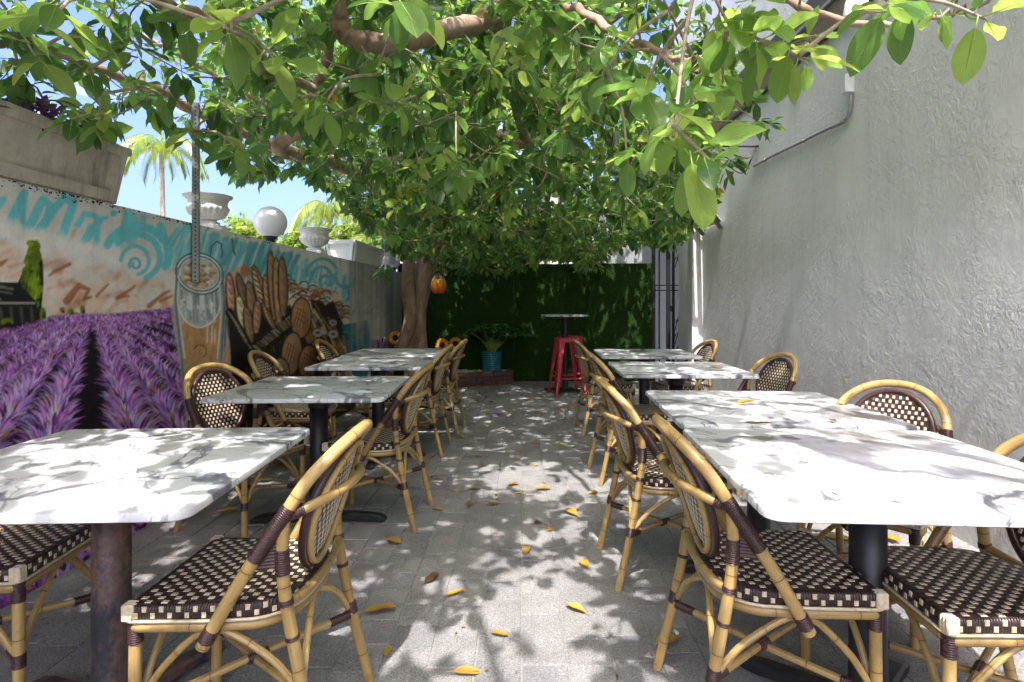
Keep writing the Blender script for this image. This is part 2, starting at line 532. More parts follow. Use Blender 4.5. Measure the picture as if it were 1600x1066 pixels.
simple("lantern_blue", (0.07, 0.09, 0.14), 0.4, 0.4, 20)
simple("neighbour_ground", (0.16, 0.17, 0.12), 0.95, 0.3, 1.5)
simple("palm_trunk", (0.30, 0.25, 0.19), 0.9, 0.3, 8, 0.5, 20)
simple("window_dark", (0.015, 0.018, 0.022), 0.1, 0.2, 3)
simple("roof_grey", (0.35, 0.35, 0.36), 0.8, 0.1, 3)


# ------------------------------------------------------------------ mesh helpers
class MB:
    def __init__(self):
        self.v, self.f, self.uv, self.mi = [], [], [], []
        self.cur = 0

    def quad_uv(self, face, uvs=None):
        self.f.append(face)
        self.uv.append(uvs if uvs else [(0, 0)] * len(face))
        self.mi.append(self.cur)

    def box(self, c, s, rz=0.0, bevel=0.0, M=None):
        cx, cy, cz = c
        sx, sy, sz = s[0] / 2, s[1] / 2, s[2] / 2
        ca, sa = math.cos(rz), math.sin(rz)
        b = min(bevel, sx * .9, sy * .9, sz * .9)
        n = len(self.v)
        if b <= 0:
            pts = [(i, j, k) for k in (-sz, sz) for (i, j) in ((-sx, -sy), (sx, -sy), (sx, sy), (-sx, sy))]
            faces = [(3, 2, 1, 0), (4, 5, 6, 7), (0, 1, 5, 4), (1, 2, 6, 5), (2, 3, 7, 6), (3, 0, 4, 7)]
        else:
            ring = [(-sx + b, -sy), (sx - b, -sy), (sx, -sy + b), (sx, sy - b), (sx - b, sy), (-sx + b, sy), (-sx, sy - b), (-sx, -sy + b)]
            inner = [(max(-sx + b, min(sx - b, i)), max(-sy + b, min(sy - b, j))) for i, j in ring]
            pts = [(i, j, -sz) for i, j in inner] + [(i, j, -sz + b) for i, j in ring] + [(i, j, sz - b) for i, j in ring] + [(i, j, sz) for i, j in inner]
            faces = [tuple(range(7, -1, -1)), tuple(range(24, 32))]
            for L in range(3):
                for i in range(8):
                    faces.append((L * 8 + i, L * 8 + (i + 1) % 8, L * 8 + 8 + (i + 1) % 8, L * 8 + 8 + i))
        for (i, j, k) in pts:
            p = (cx + i * ca - j * sa, cy + i * sa + j * ca, cz + k)
            if M is not None:
                p = tuple(M @ Vector(p))
            self.v.append(p)
        for fc in faces:
            self.quad_uv(tuple(n + q for q in fc))
        return self

    def tube(self, pts, r, sides=8, caps=True, closed=False, v0=0.0):
        pts = [Vector(p) for p in pts]
        N = len(pts)
        rr = r if isinstance(r, (list, tuple)) else [r] * N
        tan = []
        for i in range(N):
            if closed:
                t = pts[(i + 1) % N] - pts[i - 1]
            else:
                t = pts[min(i + 1, N - 1)] - pts[max(i - 1, 0)]
            if t.length < 1e-9:
                t = Vector((0, 0, 1))
            tan.append(t.normalized())
        up = Vector((0, 0, 1)) if abs(tan[0].z) < 0.9 else Vector((1, 0, 0))
        a = tan[0].cross(up).normalized()
        base = len(self.v)
        L = v0
        Ls = []
        for i in range(N):
            if i:
                L += (pts[i] - pts[i - 1]).length
                a = (a - tan[i] * a.dot(tan[i]))
                a = a.normalized() if a.length > 1e-6 else tan[i].orthogonal().normalized()
            Ls.append(L)
            b = tan[i].cross(a)
            for k in range(sides):
                an = 2 * math.pi * k / sides
                self.v.append(tuple(pts[i] + (a * math.cos(an) + b * math.sin(an)) * rr[i]))
        M = N if closed else N - 1
        for i in range(M):
            j = (i + 1) % N
            l1 = Ls[j] if j else L + (pts[0] - pts[-1]).length
            for k in range(sides):
                k2 = (k + 1) % sides
                self.quad_uv((base + i * sides + k, base + i * sides + k2, base + j * sides + k2, base + j * sides + k),
                             [(k / sides, Ls[i]), ((k + 1) / sides, Ls[i]), ((k + 1) / sides, l1), (k / sides, l1)])
        if caps and not closed:
            self.quad_uv(tuple(base + k for k in range(sides - 1, -1, -1)))
            self.quad_uv(tuple(base + (N - 1) * sides + k for k in range(sides)))
        return self

    def lathe(self, prof, c=(0, 0, 0), sides=24, mod=None):
        base = len(self.v)
        for j, (r, z) in enumerate(prof):
            for k in range(sides):
                an = 2 * math.pi * k / sides
                q = r * (mod(j, an) if mod else 1)
                self.v.append((c[0] + q * math.cos(an), c[1] + q * math.sin(an), c[2] + z))
        for j in range(len(prof) - 1):
            for k in range(sides):
                k2 = (k + 1) % sides
                self.quad_uv((base + j * sides + k, base + j * sides + k2, base + (j + 1) * sides + k2, base + (j + 1) * sides + k))
        self.quad_uv(tuple(base + k for k in range(sides - 1, -1, -1)))
        self.quad_uv(tuple(base + (len(prof) - 1) * sides + k for k in range(sides)))
        return self

    def prism(self, poly, z0, z1):
        """poly counter-clockwise in xy"""
        n = len(self.v)
        N = len(poly)
        for z in (z0, z1):
            for p in poly:
                self.v.append((p[0], p[1], z))
        self.quad_uv(tuple(n + i for i in range(N - 1, -1, -1)))
        self.quad_uv(tuple(n + N + i for i in range(N)))
        for i in range(N):
            j = (i + 1) % N
            self.quad_uv((n + i, n + j, n + N + j, n + N + i))
        return self

    def data(self, name, mats, smooth=True, tint=None):
        me = bpy.data.meshes.new(name)
        me.from_pydata([tuple(p) for p in self.v], [], self.f)
        uvl = me.uv_layers.new(name="UVMap")
        flat = [c for q in self.uv for p in q for c in p]
        uvl.data.foreach_set("uv", flat)
        if not isinstance(mats, (list, tuple)):
            mats = [mats]
        for m in mats:
            me.materials.append(MATS[m])
        if len(mats) > 1:
            me.polygons.foreach_set("material_index", self.mi)
        me.polygons.foreach_set("use_smooth", [bool(smooth)] * len(me.polygons))
        if tint is not None:
            a = me.attributes.new("tint", 'FLOAT', 'POINT')
            if not hasattr(tint, '__len__'):
                tint = [tint] * len(self.v)
            a.data.foreach_set("value", [float(t) for t in tint])
        me.update()
        return me

    def build(self, name, mats, parent=None, smooth=True, tint=None, sharp=None):
        me = self.data(name, mats, smooth, tint)
        if smooth and sharp is not False:
            try:
                me.set_sharp_from_angle(angle=R(sharp if sharp else 40))
            except Exception:
                pass
        return link(name, me, parent)


def link(name, me, parent=None, loc=None, rot=None):
    o = bpy.data.objects.new(name, me)
    COL.objects.link(o)
    if parent is not None:
        o.parent = parent
    if loc is not None:
        o.location = loc
    if rot is not None:
        o.rotation_euler = rot
    return o


def tag(o, label=None, cat=None, group=None, kind=None):
    if label:
        o['label'] = label
    if cat:
        o['category'] = cat
    if group:
        o['group'] = group
    if kind:
        o['kind'] = kind
    return o


def thing(name, label, cat, loc=(0, 0, 0), rz=0.0, group=None):
    o = link(name, None, None, loc, (0, 0, rz))
    return tag(o, label, cat, group)


def dup(o, parent=None):
    c = o.copy()
    COL.objects.link(c)
    if parent is not None:
        c.parent = parent
    for ch in list(o.children):
        dup(ch, c)
    return c


def crom(pts, n=6, closed=False):
    """Catmull-Rom through points"""
    P = [Vector(p) for p in pts]
    N = len(P)
    out = []
    segs = N if closed else N - 1
    for i in range(segs):
        if closed:
            p0, p1, p2, p3 = P[i - 1], P[i], P[(i + 1) % N], P[(i + 2) % N]
        else:
            p0 = P[i - 1] if i else P[0] * 2 - P[1]
            p1, p2 = P[i], P[i + 1]
            p3 = P[i + 2] if i + 2 < N else P[-1] * 2 - P[-2]
        for k in range(n):
            t = k / n
            out.append(0.5 * ((2 * p1) + (p2 - p0) * t + (2 * p0 - 5 * p1 + 4 * p2 - p3) * t * t + (3 * p1 - p0 - 3 * p2 + p3) * t ** 3))
    if not closed:
        out.append(P[-1])
    return out


def resample(pts, step):
    pts = [Vector(p) for p in pts]
    out = [pts[0]]
    acc = 0.0
    for a, b in zip(pts, pts[1:]):
        L = (b - a).length
        d = step - acc
        while d <= L and L > 0:
            out.append(a + (b - a) * (d / L))
            d += step
        acc = (acc + L) % step if L > 0 else acc
    return out


def coil(mb, pts, r, pitch=0.0055, sides=10):
    """cane binding: a tube whose radius beads once per turn"""
    p = resample(pts, pitch / 3)
    if len(p) < 4:
        p = [Vector(pts[0]).lerp(Vector(pts[-1]), k / 6) for k in range(7)]
    rad = [r + (0.0, 0.0016, 0.0016)[i % 3] for i in range(len(p))]
    mb.tube(p, rad, sides)


# ------------------------------------------------------------------ ground and pavers
mb = MB()
mb.box((0, 20, -0.26), (160, 160, 0.4))
tag(mb.build('ground', 'neighbour_ground', smooth=False), kind='structure')
paving = link('paving', MB().box((0.2, 4.7, -0.045), (4.8, 12.0, 0.080)).data('paving', 'joint_sand', False))
tag(paving, kind='structure')
PX0, PX1 = -2.02, 2.26
wcol = 0.1555
cells = []
xi = 0
xx = PX0
col_i = 0
prng = random.Random(3)
x_edges = []
k0 = int((PX0) / wcol) - 1
for ci in range(k0, 20):
    xa = ci * wcol
    xb = xa + wcol
    if xb > PX1 or xa < PX0 - 0.05:
        continue
    yy = -1.0 + prng.random() * 0.2
    while yy < 9.6:
        L = prng.choice((0.1555, 0.1555, 0.234, 0.234, 0.312))
        cells.append((xa, xb, yy, yy + L))
        yy += L
jg = 0.006


def paver_geo(mb, c, tints, local=False):
    xa, xb, ya, yb = c
    cx, cy = (xa + xb) / 2, (ya + yb) / 2
    z = prng.uniform(-0.0022, 0.0014)
    n0 = len(mb.v)
    mb.box((0 if local else cx, 0 if local else cy, -0.012 + z), (xb - xa - jg, yb - ya - jg, 0.024), prng.uniform(-0.008, 0.008), 0.003)
    t = prng.random()
    tints += [t] * (len(mb.v) - n0)
    return cx, cy


def screen_area(c):
    cx, cy = (c[0] + c[1]) / 2, (c[2] + c[3]) / 2
    if cy < 1.55:
        return 0
    px = CX + F * cx / cy
    py = CY + F * CAMZ / cy
    if not (-20 < px < 1620 and py < 1100):
        return 0
    hid = 0.35 if (abs(cx) > 0.7 and cy < 6) else 1.0
    return hid * (c[1] - c[0]) * (c[3] - c[2]) / cy ** 3


cells.sort(key=screen_area, reverse=True)
for c in cells[:300]:
    mb = MB()
    t = []
    cx, cy = paver_geo(mb, c, t, True)
    o = link('paver', mb.data('paver', 'paver_concrete', False, t), paving, (cx, cy, 0))
mb = MB()
t = []
for c in cells[300:]:
    paver_geo(mb, c, t)
o = link('paver_field', mb.data('paver_field', 'paver_concrete', False, t), paving)
o['kind'] = 'stuff'

# ------------------------------------------------------------------ left garden wall and mural
WALL_K = 0.5                                  # wall height above the lens
WTOP = CAMZ + WALL_K                          # 1.70 m
def wall_x(y):                                # face of the wall, drifting slightly inwards
    return -2.075 + (y - 1.5) * 0.0265
wall = thing('garden_wall', 'long grey plastered garden wall covered with a painted mural of lavender and bread', 'wall', (-2.0, 4.5, 0))
mb = MB()
ya, yb = -1.5, 9.25
n = 24
poly = [(wall_x(ya) + 2.0, ya - 4.5), (wall_x(yb) + 2.0, yb - 4.5), (wall_x(yb) + 2.0 - 0.22, yb - 4.5), (wall_x(ya) + 2.0 - 0.22, ya - 4.5)]
mb.prism(poly, -0.05, WTOP)
mb.build('wall_body', 'wall_plaster', wall, smooth=False)

# ---- mural, painted stroke by stroke on a fine grid of coloured points
OX, OY = -330, 150                       # canvas origin
CWD, CHT = 985, 1000
cv = np.zeros((CHT, CWD, 3))
yyg, xxg = np.mgrid[0:CHT, 0:CWD].astype(float)
xxg += OX
yyg += OY
WALLC = np.array((0.76, 0.745, 0.735))
cv[:] = WALLC
mr = np.random.default_rng(11)


def smooth_noise(w, h, sc, seed):
    r = np.random.default_rng(seed)
    gx, gy = int(w / sc) + 3, int(h / sc) + 3
    gr = r.random((gy, gx))
    X = np.arange(w) / sc
    Y = np.arange(h) / sc
    xi, yi = X.astype(int), Y.astype(int)
    fx, fy = X - xi, Y - yi
    fx, fy = fx * fx * (3 - 2 * fx), fy * fy * (3 - 2 * fy)
    a = gr[yi][:, xi] * (1 - fx) + gr[yi][:, xi + 1] * fx
    b = gr[yi + 1][:, xi] * (1 - fx) + gr[yi + 1][:, xi + 1] * fx
    return a * (1 - fy[:, None]) + b * fy[:, None]


def blend(y0, y1, x0, x1, m, col):
    a = m[..., None]
    cv[y0:y1, x0:x1] = cv[y0:y1, x0:x1] * (1 - a) + np.asarray(col) * a


def bbox(xs, ys, pad):
    x0 = int(max(0, min(xs) - pad - OX))
    x1 = int(min(CWD, max(xs) + pad + 1 - OX))
    y0 = int(max(0, min(ys) - pad - OY))
    y1 = int(min(CHT, max(ys) + pad + 1 - OY))
    return x0, x1, y0, y1


def dab(pts, w, col, alpha=1.0, soft=0.8, w2=None):
    """brush stroke along a polyline, width w (px) tapering to w2"""
    pts = [(float(a), float(b)) for a, b in pts]
    xs, ys = [p[0] for p in pts], [p[1] for p in pts]
    x0, x1, y0, y1 = bbox(xs, ys, max(w, w2 or 0) + soft + 1)
    if x1 <= x0 or y1 <= y0:
        return
    X, Y = xxg[y0:y1, x0:x1], yyg[y0:y1, x0:x1]
    best = np.full(X.shape, -1e9)
    T = len(pts) - 1
    if w2 is None:
        w2 = w
    for i in range(T):
        ax, ay = pts[i]
        bx, by = pts[i + 1]
        dx, dy = bx - ax, by - ay
        L2 = dx * dx + dy * dy + 1e-9
        t = np.clip(((X - ax) * dx + (Y - ay) * dy) / L2, 0, 1)
        d = np.hypot(X - ax - t * dx, Y - ay - t * dy)
        ww = (w + (w2 - w) * ((i + t) / T)) / 2
        best = np.maximum(best, ww - d)
    m = np.clip(best / max(soft, 0.01) + 0.5, 0, 1) * alpha
    blend(y0, y1, x0, x1, m, col)


def ell(cx, cy, rx, ry, col, rot=0.0, alpha=1.0, soft=1.0):
    rm = max(rx, ry)
    x0, x1, y0, y1 = bbox([cx], [cy], rm + 2 + soft)
    if x1 <= x0 or y1 <= y0:
        return
    X, Y = xxg[y0:y1, x0:x1] - cx, yyg[y0:y1, x0:x1] - cy
    c, s = math.cos(rot), math.sin(rot)
    a, b = X * c + Y * s, -X * s + Y * c
    d = (1 - np.sqrt((a / rx) ** 2 + (b / ry) ** 2)) * min(rx, ry)
    blend(y0, y1, x0, x1, np.clip(d / soft + 0.5, 0, 1) * alpha, col)


def poly(pts, col, alpha=1.0, soft=1.0):
    xs, ys = [p[0] for p in pts], [p[1] for p in pts]
    x0, x1, y0, y1 = bbox(xs, ys, 2)
    if x1 <= x0 or y1 <= y0:
        return
    X, Y = xxg[y0:y1, x0:x1], yyg[y0:y1, x0:x1]
    ins = np.zeros(X.shape, bool)
    dm = np.full(X.shape, 1e9)
    for i in range(len(pts)):
        ax, ay = pts[i]
        bx, by = pts[(i + 1) % len(pts)]
        if ay != by:
            cond = ((ay > Y) != (by > Y)) & (X < (bx - ax) * (Y - ay) / (by - ay) + ax)
            ins ^= cond
        dx, dy = bx - ax, by - ay
        t = np.clip(((X - ax) * dx + (Y - ay) * dy) / (dx * dx + dy * dy + 1e-9), 0, 1)
        dm = np.minimum(dm, np.hypot(X - ax - t * dx, Y - ay - t * dy))
    sd = np.where(ins, dm, -dm)
    blend(y0, y1, x0, x1, np.clip(sd / soft + 0.5, 0, 1) * alpha, col)


def topy(x):
    return 275.5 + 0.2395 * x


TURQ = np.array((0.40, 0.72, 0.77))
TEAL = np.array((0.27, 0.55, 0.61))
WHT = np.array((0.83, 0.80, 0.79))
TAN = np.array((0.84, 0.68, 0.60))
BRN = np.array((0.55, 0.33, 0.20))
# light washes under everything
nz1 = smooth_noise(CWD, CHT, 38, 1)
nz2 = smooth_noise(CWD, CHT, 9, 2)
rel = (yyg - topy(xxg))
hor = np.where(xxg < 140, 493, 494 - (xxg - 140) * 0.10)
m = np.clip((rel - 95) / 40, 0, 1) * np.clip((500 - yyg) / 8, 0, 1) * (xxg < 300)
cv[:] = cv * (1 - (m * (0.1 + 0.6 * nz1))[..., None]) + TAN * (m * (0.1 + 0.6 * nz1))[..., None]
# the zigzag of turquoise sky strokes
zig = [[(-60, 300), (-85, 380)], [(-60, 300), (-30, 290), (-38, 360)], [(2, 370), (36, 300), (34, 355)], [(-20, 340), (4, 310)], [(8, 366), (38, 298)],
       [(46, 350), (66, 310), (78, 320), (62, 372)], [(58, 362), (80, 330), (100, 306), (112, 316), (94, 374)], [(94, 374), (117, 312)],
       [(120, 350), (132, 332), (148, 336), (156, 344)], [(137, 372), (152, 340)], [(150, 388), (152, 350), (160, 340)], [(128, 380), (140, 352)]]
for s in zig:
    dab(s, 15 if s[0][0] < 110 else 10, TURQ, 0.95, 3.0, 10 if s[0][0] < 110 else 7)
for k in range(14):
    x = -310 + k * 22
    dab([(x, 305 + mr.normal() * 8), (x + 16, 250 + mr.normal() * 5), (x + 14, 330)], 12, TURQ, 0.9, 3, 9)
ell(177, 332, 5, 5, TURQ)
ell(165, 339, 3, 3, TURQ)
for k in range(9):
    a = mr.random() * 8
    dab([(196 + k * 4, 330 + k), (176 + k * 3 - a, 400 + a * 2), (168 + k * 2, 424)], 4, TURQ * (0.9 + 0.12 * mr.random()), 0.6, 2)
dab([(200, 335), (203, 350), (186, 385)], 16, TURQ, 0.9, 4, 5)
# spiral
def arc(cx, cy, r0, r1, a0, a1, n=24, sq=1.0):
    return [(cx + (r0 + (r1 - r0) * i / n) * math.cos(a0 + (a1 - a0) * i / n), cy + sq * (r0 + (r1 - r0) * i / n) * math.sin(a0 + (a1 - a0) * i / n)) for i in range(n + 1)]
dab(arc(216, 398, 52, 46, R(200), R(385), sq=0.9), 13, TURQ, 0.95, 2.5)
dab(arc(214, 402, 38, 34, R(215), R(425), sq=1.0), 9, TURQ, 0.95, 2)
dab(arc(212, 408, 24, 18, R(185), R(440), sq=1.1), 6, TURQ, 0.95, 1.6)
dab(arc(211, 412, 10, 4, R(150), R(560), sq=1.1), 4.5, TURQ * 0.93, 0.95, 1.6)
dab([(250, 352), (262, 385), (258, 415), (250, 430)], 12, TURQ, 0.9, 3, 4)
for k in range(6):
    ell(252 + mr.normal() * 3, 372 + k * 9, 3, 4, WHT, 0, 0.85)
# strokes right of the post
for k in range(46):
    x = 262 + k * 4.2 + mr.normal() * 2
    t = topy(x)
    dk = min(1, max(0, (x - 300) / 120))
    col = TURQ * (1 - dk) + TEAL * dk
    L = 34 + mr.random() * 40
    dab([(x + 14, t + 8 + mr.random() * 12), (x + 4, t + L * 0.6 + 10), (x - 6, t + L + 14)], 3.5 + mr.random() * 5, col * (0.9 + 0.2 * mr.random()), 0.75, 2.2)
for (cx, cy, r, a0, a1) in ((505, 430, 26, 180, 330), (503, 434, 17, 170, 350), (508, 440, 9, 150, 400), (538, 432, 16, 10, 200), (545, 440, 9, 0, 220), (520, 455, 26, 20, 140)):
    dab(arc(cx, cy, r, r * 0.85, R(a0), R(a1), sq=1.1), 5, TEAL * 1.08, 0.8, 2.2)
for k in range(30):
    x = 455 + mr.random() * 95
    t = topy(x)
    dab([(x, t + 14 + mr.random() * 35), (x - 5 + mr.normal() * 4, t + 40 + mr.random() * 45)], 2 + 3 * mr.random(), TEAL * (1.0 + 0.3 * mr.random()), 0.55, 2)
# clouds: white, pink and tan sweeps
for k in range(430):
    x = -320 + mr.random() * 600
    y = max(topy(x) + 78, 355) + mr.random() * (488 - max(topy(x) + 78, 355))
    a = R(-28 + mr.normal() * 22)
    L = 10 + mr.random() * 26
    q = mr.random()
    col = WHT * (0.95 + 0.07 * mr.random()) if q < 0.5 else (TAN * (0.9 + 0.2 * mr.random()) if q < 0.88 else (0.68, 0.47, 0.36))
    dab([(x - L * math.cos(a), y - L * math.sin(a)), (x, y - 2), (x + L * math.cos(a), y + L * math.sin(a))], 5 + mr.random() * 13, col, 0.55, 6, 3)
for k in range(130):
    x = mr.random() * 280 - 10
    y = topy(x) + 84 + mr.normal() * 8
    ell(x, y, 9 + 12 * mr.random(), 7 + 8 * mr.random(), WHT * (0.97 + 0.05 * mr.random()), 0, 0.35, 8)
dab(arc(216, 398, 52, 46, R(200), R(385), sq=0.9), 13, TURQ, 0.95, 2.5)
dab(arc(214, 402, 38, 34, R(215), R(425), sq=1.0), 9, TURQ, 0.95, 2)
dab(arc(212, 408, 24, 18, R(185), R(440), sq=1.1), 6, TURQ, 0.95, 1.6)
dab(arc(211, 412, 10, 4, R(150), R(560), sq=1.1), 4.5, TURQ * 0.93, 0.95, 1.6)
for s, w in (([(108, 412), (84, 424), (76, 430)], 6), ([(104, 470), (122, 446), (138, 452), (130, 468)], 12), ([(182, 466), (206, 450), (210, 446)], 6),
             ([(184, 464), (200, 462)], 5), ([(232, 478), (256, 458), (264, 454)], 7), ([(250, 470), (268, 462)], 5), ([(0, 412), (10, 405)], 8), ([(132, 466), (142, 464)], 7), ([(150, 462), (168, 444)], 4)):
    dab(s, w, BRN * (1.0 + 0.15 * mr.random()), 0.8, 2.5, 3)
# cypress, bushes and house
GRN = np.array((0.46, 0.55, 0.09))
poly([(50, 374), (58, 380), (66, 410), (67, 440), (62, 505), (40, 505), (36, 470), (28, 440), (40, 412)], (0.10, 0.12, 0.07))
for k in range(90):
    x = 30 + mr.random() * 34
    y = 378 + mr.random() * 100
    if abs(x - 50) < 5 + (y - 376) * 0.22 and x < 61:
        ell(x, y, 2.5 + mr.random() * 3, 4 + mr.random() * 5, GRN * (0.55 + 0.6 * mr.random()), R(15), 0.9, 1.2)
poly([(-330, 440), (28, 441), (56, 472), (60, 508), (-330, 512)], (0.10, 0.10, 0.10))
for k in range(26):
    y = 446 + mr.random() * 22
    x = -320 + mr.random() * 340
    dab([(x, y), (x + 24, y - 2), (x + 40, y + 1)], 2 + 2.5 * mr.random(), np.array((0.50, 0.49, 0.47)) * (0.5 + 0.6 * mr.random()), 0.8, 1.2)
dab([(-330, 474), (52, 474)], 5, (0.56, 0.54, 0.50), 0.9, 1.5)
for x in range(-320, 54, 6):
    ell(x, 478, 3, 2.5, (0.08, 0.08, 0.08))
for x in range(-320, 50, 16):
    dab([(x, 482), (x + 2, 505)], 5, (0.38, 0.36, 0.33), 0.6, 3)
for (x, y, rx, ry) in ((66, 492, 5, 12), (86, 500, 16, 7), (110, 488, 5, 6), (128, 484, 4, 7), (118, 492, 6, 4), (10, 505, 10, 8), (-20, 506, 16, 8), (96, 484, 4, 4)):
    ell(x, y, rx, ry, GRN * 0.8, 0, 0.95, 1.5)
    ell(x + 2, y + 3, rx * 0.5, ry * 0.6, (0.12, 0.14, 0.06), 0, 0.9, 1.5)
# lavender field
poly([(-330, 545), (-60, 512), (60, 503), (100, 494), (150, 492), (268, 482), (268, 500), (305, 700), (330, 1150), (-330, 1150)], (0.09, 0.06, 0.10))
for k in range(90):
    x = -330 + mr.random() * 400
    y = (510 + (60 - x) * 0.08) + mr.random() * 14
    if x < 95:
        ell(x, y, 9, 5, np.array((0.53, 0.36, 0.53)) * (0.8 + 0.4 * mr.random()), 0, 0.8, 3)
VX, VY = 143, 478
rows = [(-172, 0.028), (-158, 0.030), (-149, 0.03), (-140, 0.036), (-128, 0.042), (-112, 0.05), (-92, 0.06), (-72, 0.07), (-56, 0.085), (-40, 0.10), (-22, 0.14), (-11, 0.155)]
def row_edge(deg):
    a = R(90 + deg)
    return math.cos(a), math.sin(a)
row_dirs = [(-3.1, .40), (-2.3, .30), (-1.72, .24), (-1.22, .20), (-0.80, .17), (-0.34, .17), (0.34, .17), (0.72, .13), (1.10, .13), (1.55, .15), (2.2, .22), (3.1, .32), (4.6, .5), (7.5, 1.1)]
LAV = [np.array(c) for c in ((0.66, 0.40, 0.70), (0.76, 0.50, 0.78), (0.60, 0.33, 0.66), (0.74, 0.68, 0.90), (0.62, 0.57, 0.86), (0.50, 0.26, 0.56), (0.80, 0.56, 0.76))]
for (sl, hw) in row_dirs:
    n_ = 26
    L_ = [(VX + (sl - hw * 0.8) * (y - VY), y) for y in np.linspace(494, 1140, n_)]
    R_ = [(VX + (sl + hw * 0.8) * (y - VY), y) for y in np.linspace(1140, 494, n_)]
    poly([p_ for p_ in L_ + R_], (0.46, 0.25, 0.52), 0.9, 4)
for k in range(900):
    x = 96 + mr.random() * 172
    y = 493.5 - (x - 140) * 0.10 * (x > 140) + mr.random() ** 1.5 * 24
    dab([(x, y), (x + 3 * (1 if x > 148 else -1), y + 1.0)], 2.2, LAV[mr.integers(len(LAV))] * (0.65 + 0.4 * mr.random()), 0.8, 1)
strokes = []
for (sl, hw) in row_dirs:
    for k in range(1150 if abs(sl) < 2 else 650):
        q = mr.random() ** 1.35
        y = 493 + q * 330
        t = (y - VY)
        side = mr.random() * 2 - 1
        x = VX + sl * t + side * hw * t * 0.88
        sz = 1.6 + t * 0.085
        if abs(sl) > 1.6:
            sz *= 0.8
        strokes.append((y, x, side, sz, t))
for k in range(2600):
    y = 820 + mr.random() * 330
    strokes.append((y, -320 + mr.random() * 640, mr.random() * 2 - 1, 26, 300))
strokes.sort()
for (y, x, side, sz, t) in strokes:
    if x < -328 or x > 305 or y < 484 - 0.03 * (x - 140) + max(0, (60 - x)) * 0.13 + 5:
        continue
    L = sz * (0.8 + 0.7 * mr.random())
    dk = mr.random()
    c = LAV[mr.integers(len(LAV))] * (0.92 + 0.42 * mr.random()) * (1.0 - 0.25 * abs(side))
    if dk < 0.10:
        c = np.array((0.16, 0.10, 0.18))
    elif dk < 0.15:
        c = np.array((0.56, 0.50, 0.22))
    ang = side * 0.95 + mr.normal() * 0.22
    dx, dy = math.sin(ang) * L, -math.cos(ang) * L
    bend = side * L * 0.30
    dab([(x, y), (x + dx * 0.6, y + dy * 0.6), (x + dx + bend, y + dy)], max(1.4, sz * 0.34), c, 0.9, 1.2, 0.6)
# field edge against glass
poly([(262, 478), (276, 478), (292, 620), (310, 800), (300, 1150), (340, 1150), (640, 1150), (640, 900), (640, 700), (345, 470), (330, 700)], (0.70, 0.67, 0.65), 0.0)
# coffee glass
GL = np.array((0.64, 0.66, 0.67))
poly([(266, 476), (350, 470), (372, 560), (392, 700), (392, 1150), (318, 1150), (300, 800), (284, 600)], (0.66, 0.63, 0.62), 0.9, 6)
poly([(276, 410), (347, 420), (347, 500), (343, 570), (336, 640), (296, 640), (284, 560), (272, 480)], GL * 0.93, 1, 2)
poly([(280, 480), (344, 478), (340, 560), (334, 630), (298, 630), (287, 560)], (0.71, 0.53, 0.37), 1, 2)
for k in range(120):
    x = 286 + mr.random() * 52
    y = 500 + mr.random() * 110
    dab([(x, y), (x + mr.normal() * 3, y + 10 + mr.random() * 16)], 3 + 3 * mr.random(), np.array((0.72, 0.54, 0.37)) * (0.78 + 0.4 * mr.random()), 0.45, 3)
ell(311, 470, 33, 42, (0.66, 0.67, 0.67), 0, 1, 2)
for k in range(60):
    x = 282 + mr.random() * 58
    y = 452 + mr.random() * 34
    dab([(x, y), (x + 1, y + 8 + mr.random() * 14)], 2 + 2.5 * mr.random(), (0.86, 0.87, 0.87) if mr.random() < 0.55 else (0.46, 0.47, 0.48), 0.6, 1.5)
dab(arc(311, 470, 33, 33, R(10), R(170), sq=1.25), 2.5, (0.88, 0.87, 0.85), 0.9, 1)
for (rx, ry, w, c) in ((37, 32, 2.6, (0.30, 0.33, 0.36)), (35, 30, 2.0, (0.84, 0.86, 0.88)), (32, 27, 1.8, (0.34, 0.36, 0.38)), (30, 25, 2.2, (0.80, 0.80, 0.79))):
    dab([(311 + rx * math.cos(a), 427 + ry * math.sin(a) + (0.10 * rx * math.cos(a))) for a in np.linspace(0, 2 * math.pi, 40)], w, c, 0.95, 0.9)
ell(311, 427, 28, 22, (0.74, 0.71, 0.66), 0.1, 1, 2)
for k in range(80):
    a, q = mr.random() * 6.28, mr.random() ** 0.6
    ell(311 + 26 * q * math.cos(a), 428 + 20 * q * math.sin(a), 2 + 2.5 * mr.random(), 1.5 + 1.5 * mr.random(),
        ((0.86, 0.84, 0.82), (0.66, 0.46, 0.28), (0.42, 0.42, 0.42), (0.80, 0.62, 0.42))[mr.integers(4)], 0, 0.8, 1.2)
dab([(276, 418), (273, 470), (284, 570), (292, 640)], 3, (0.40, 0.43, 0.46), 0.9, 1.2)
dab([(280, 420), (277, 470), (288, 560)], 2, (0.86, 0.87, 0.88), 0.8, 1.2)
dab([(347, 425), (350, 480), (345, 560), (340, 640)], 3, (0.36, 0.40, 0.43), 0.9, 1.2)
dab([(342, 440), (345, 490), (339, 560)], 2.2, (0.88, 0.88, 0.88), 0.8, 1.2)
for x in (324, 331, 336):
    dab([(x, 502 + (x - 324)), (x - 1, 535)], 2.5, (0.86, 0.84, 0.80), 0.7, 1.5)
dab(arc(312, 549, 10, 10, R(200), R(430)), 1.5, (0.45, 0.27, 0.16), 0.9, 1)
for (p, w) in (([(352, 470), (356, 520), (368, 560), (366, 600), (352, 700)], 2.5), ([(356, 545), (346, 570), (343, 600)], 2), ([(362, 560), (356, 590), (350, 640)], 3), ([(352, 500), (350, 560), (346, 620)], 2.5)):
    dab(p, w, (0.30, 0.34, 0.40), 0.8, 1.2)
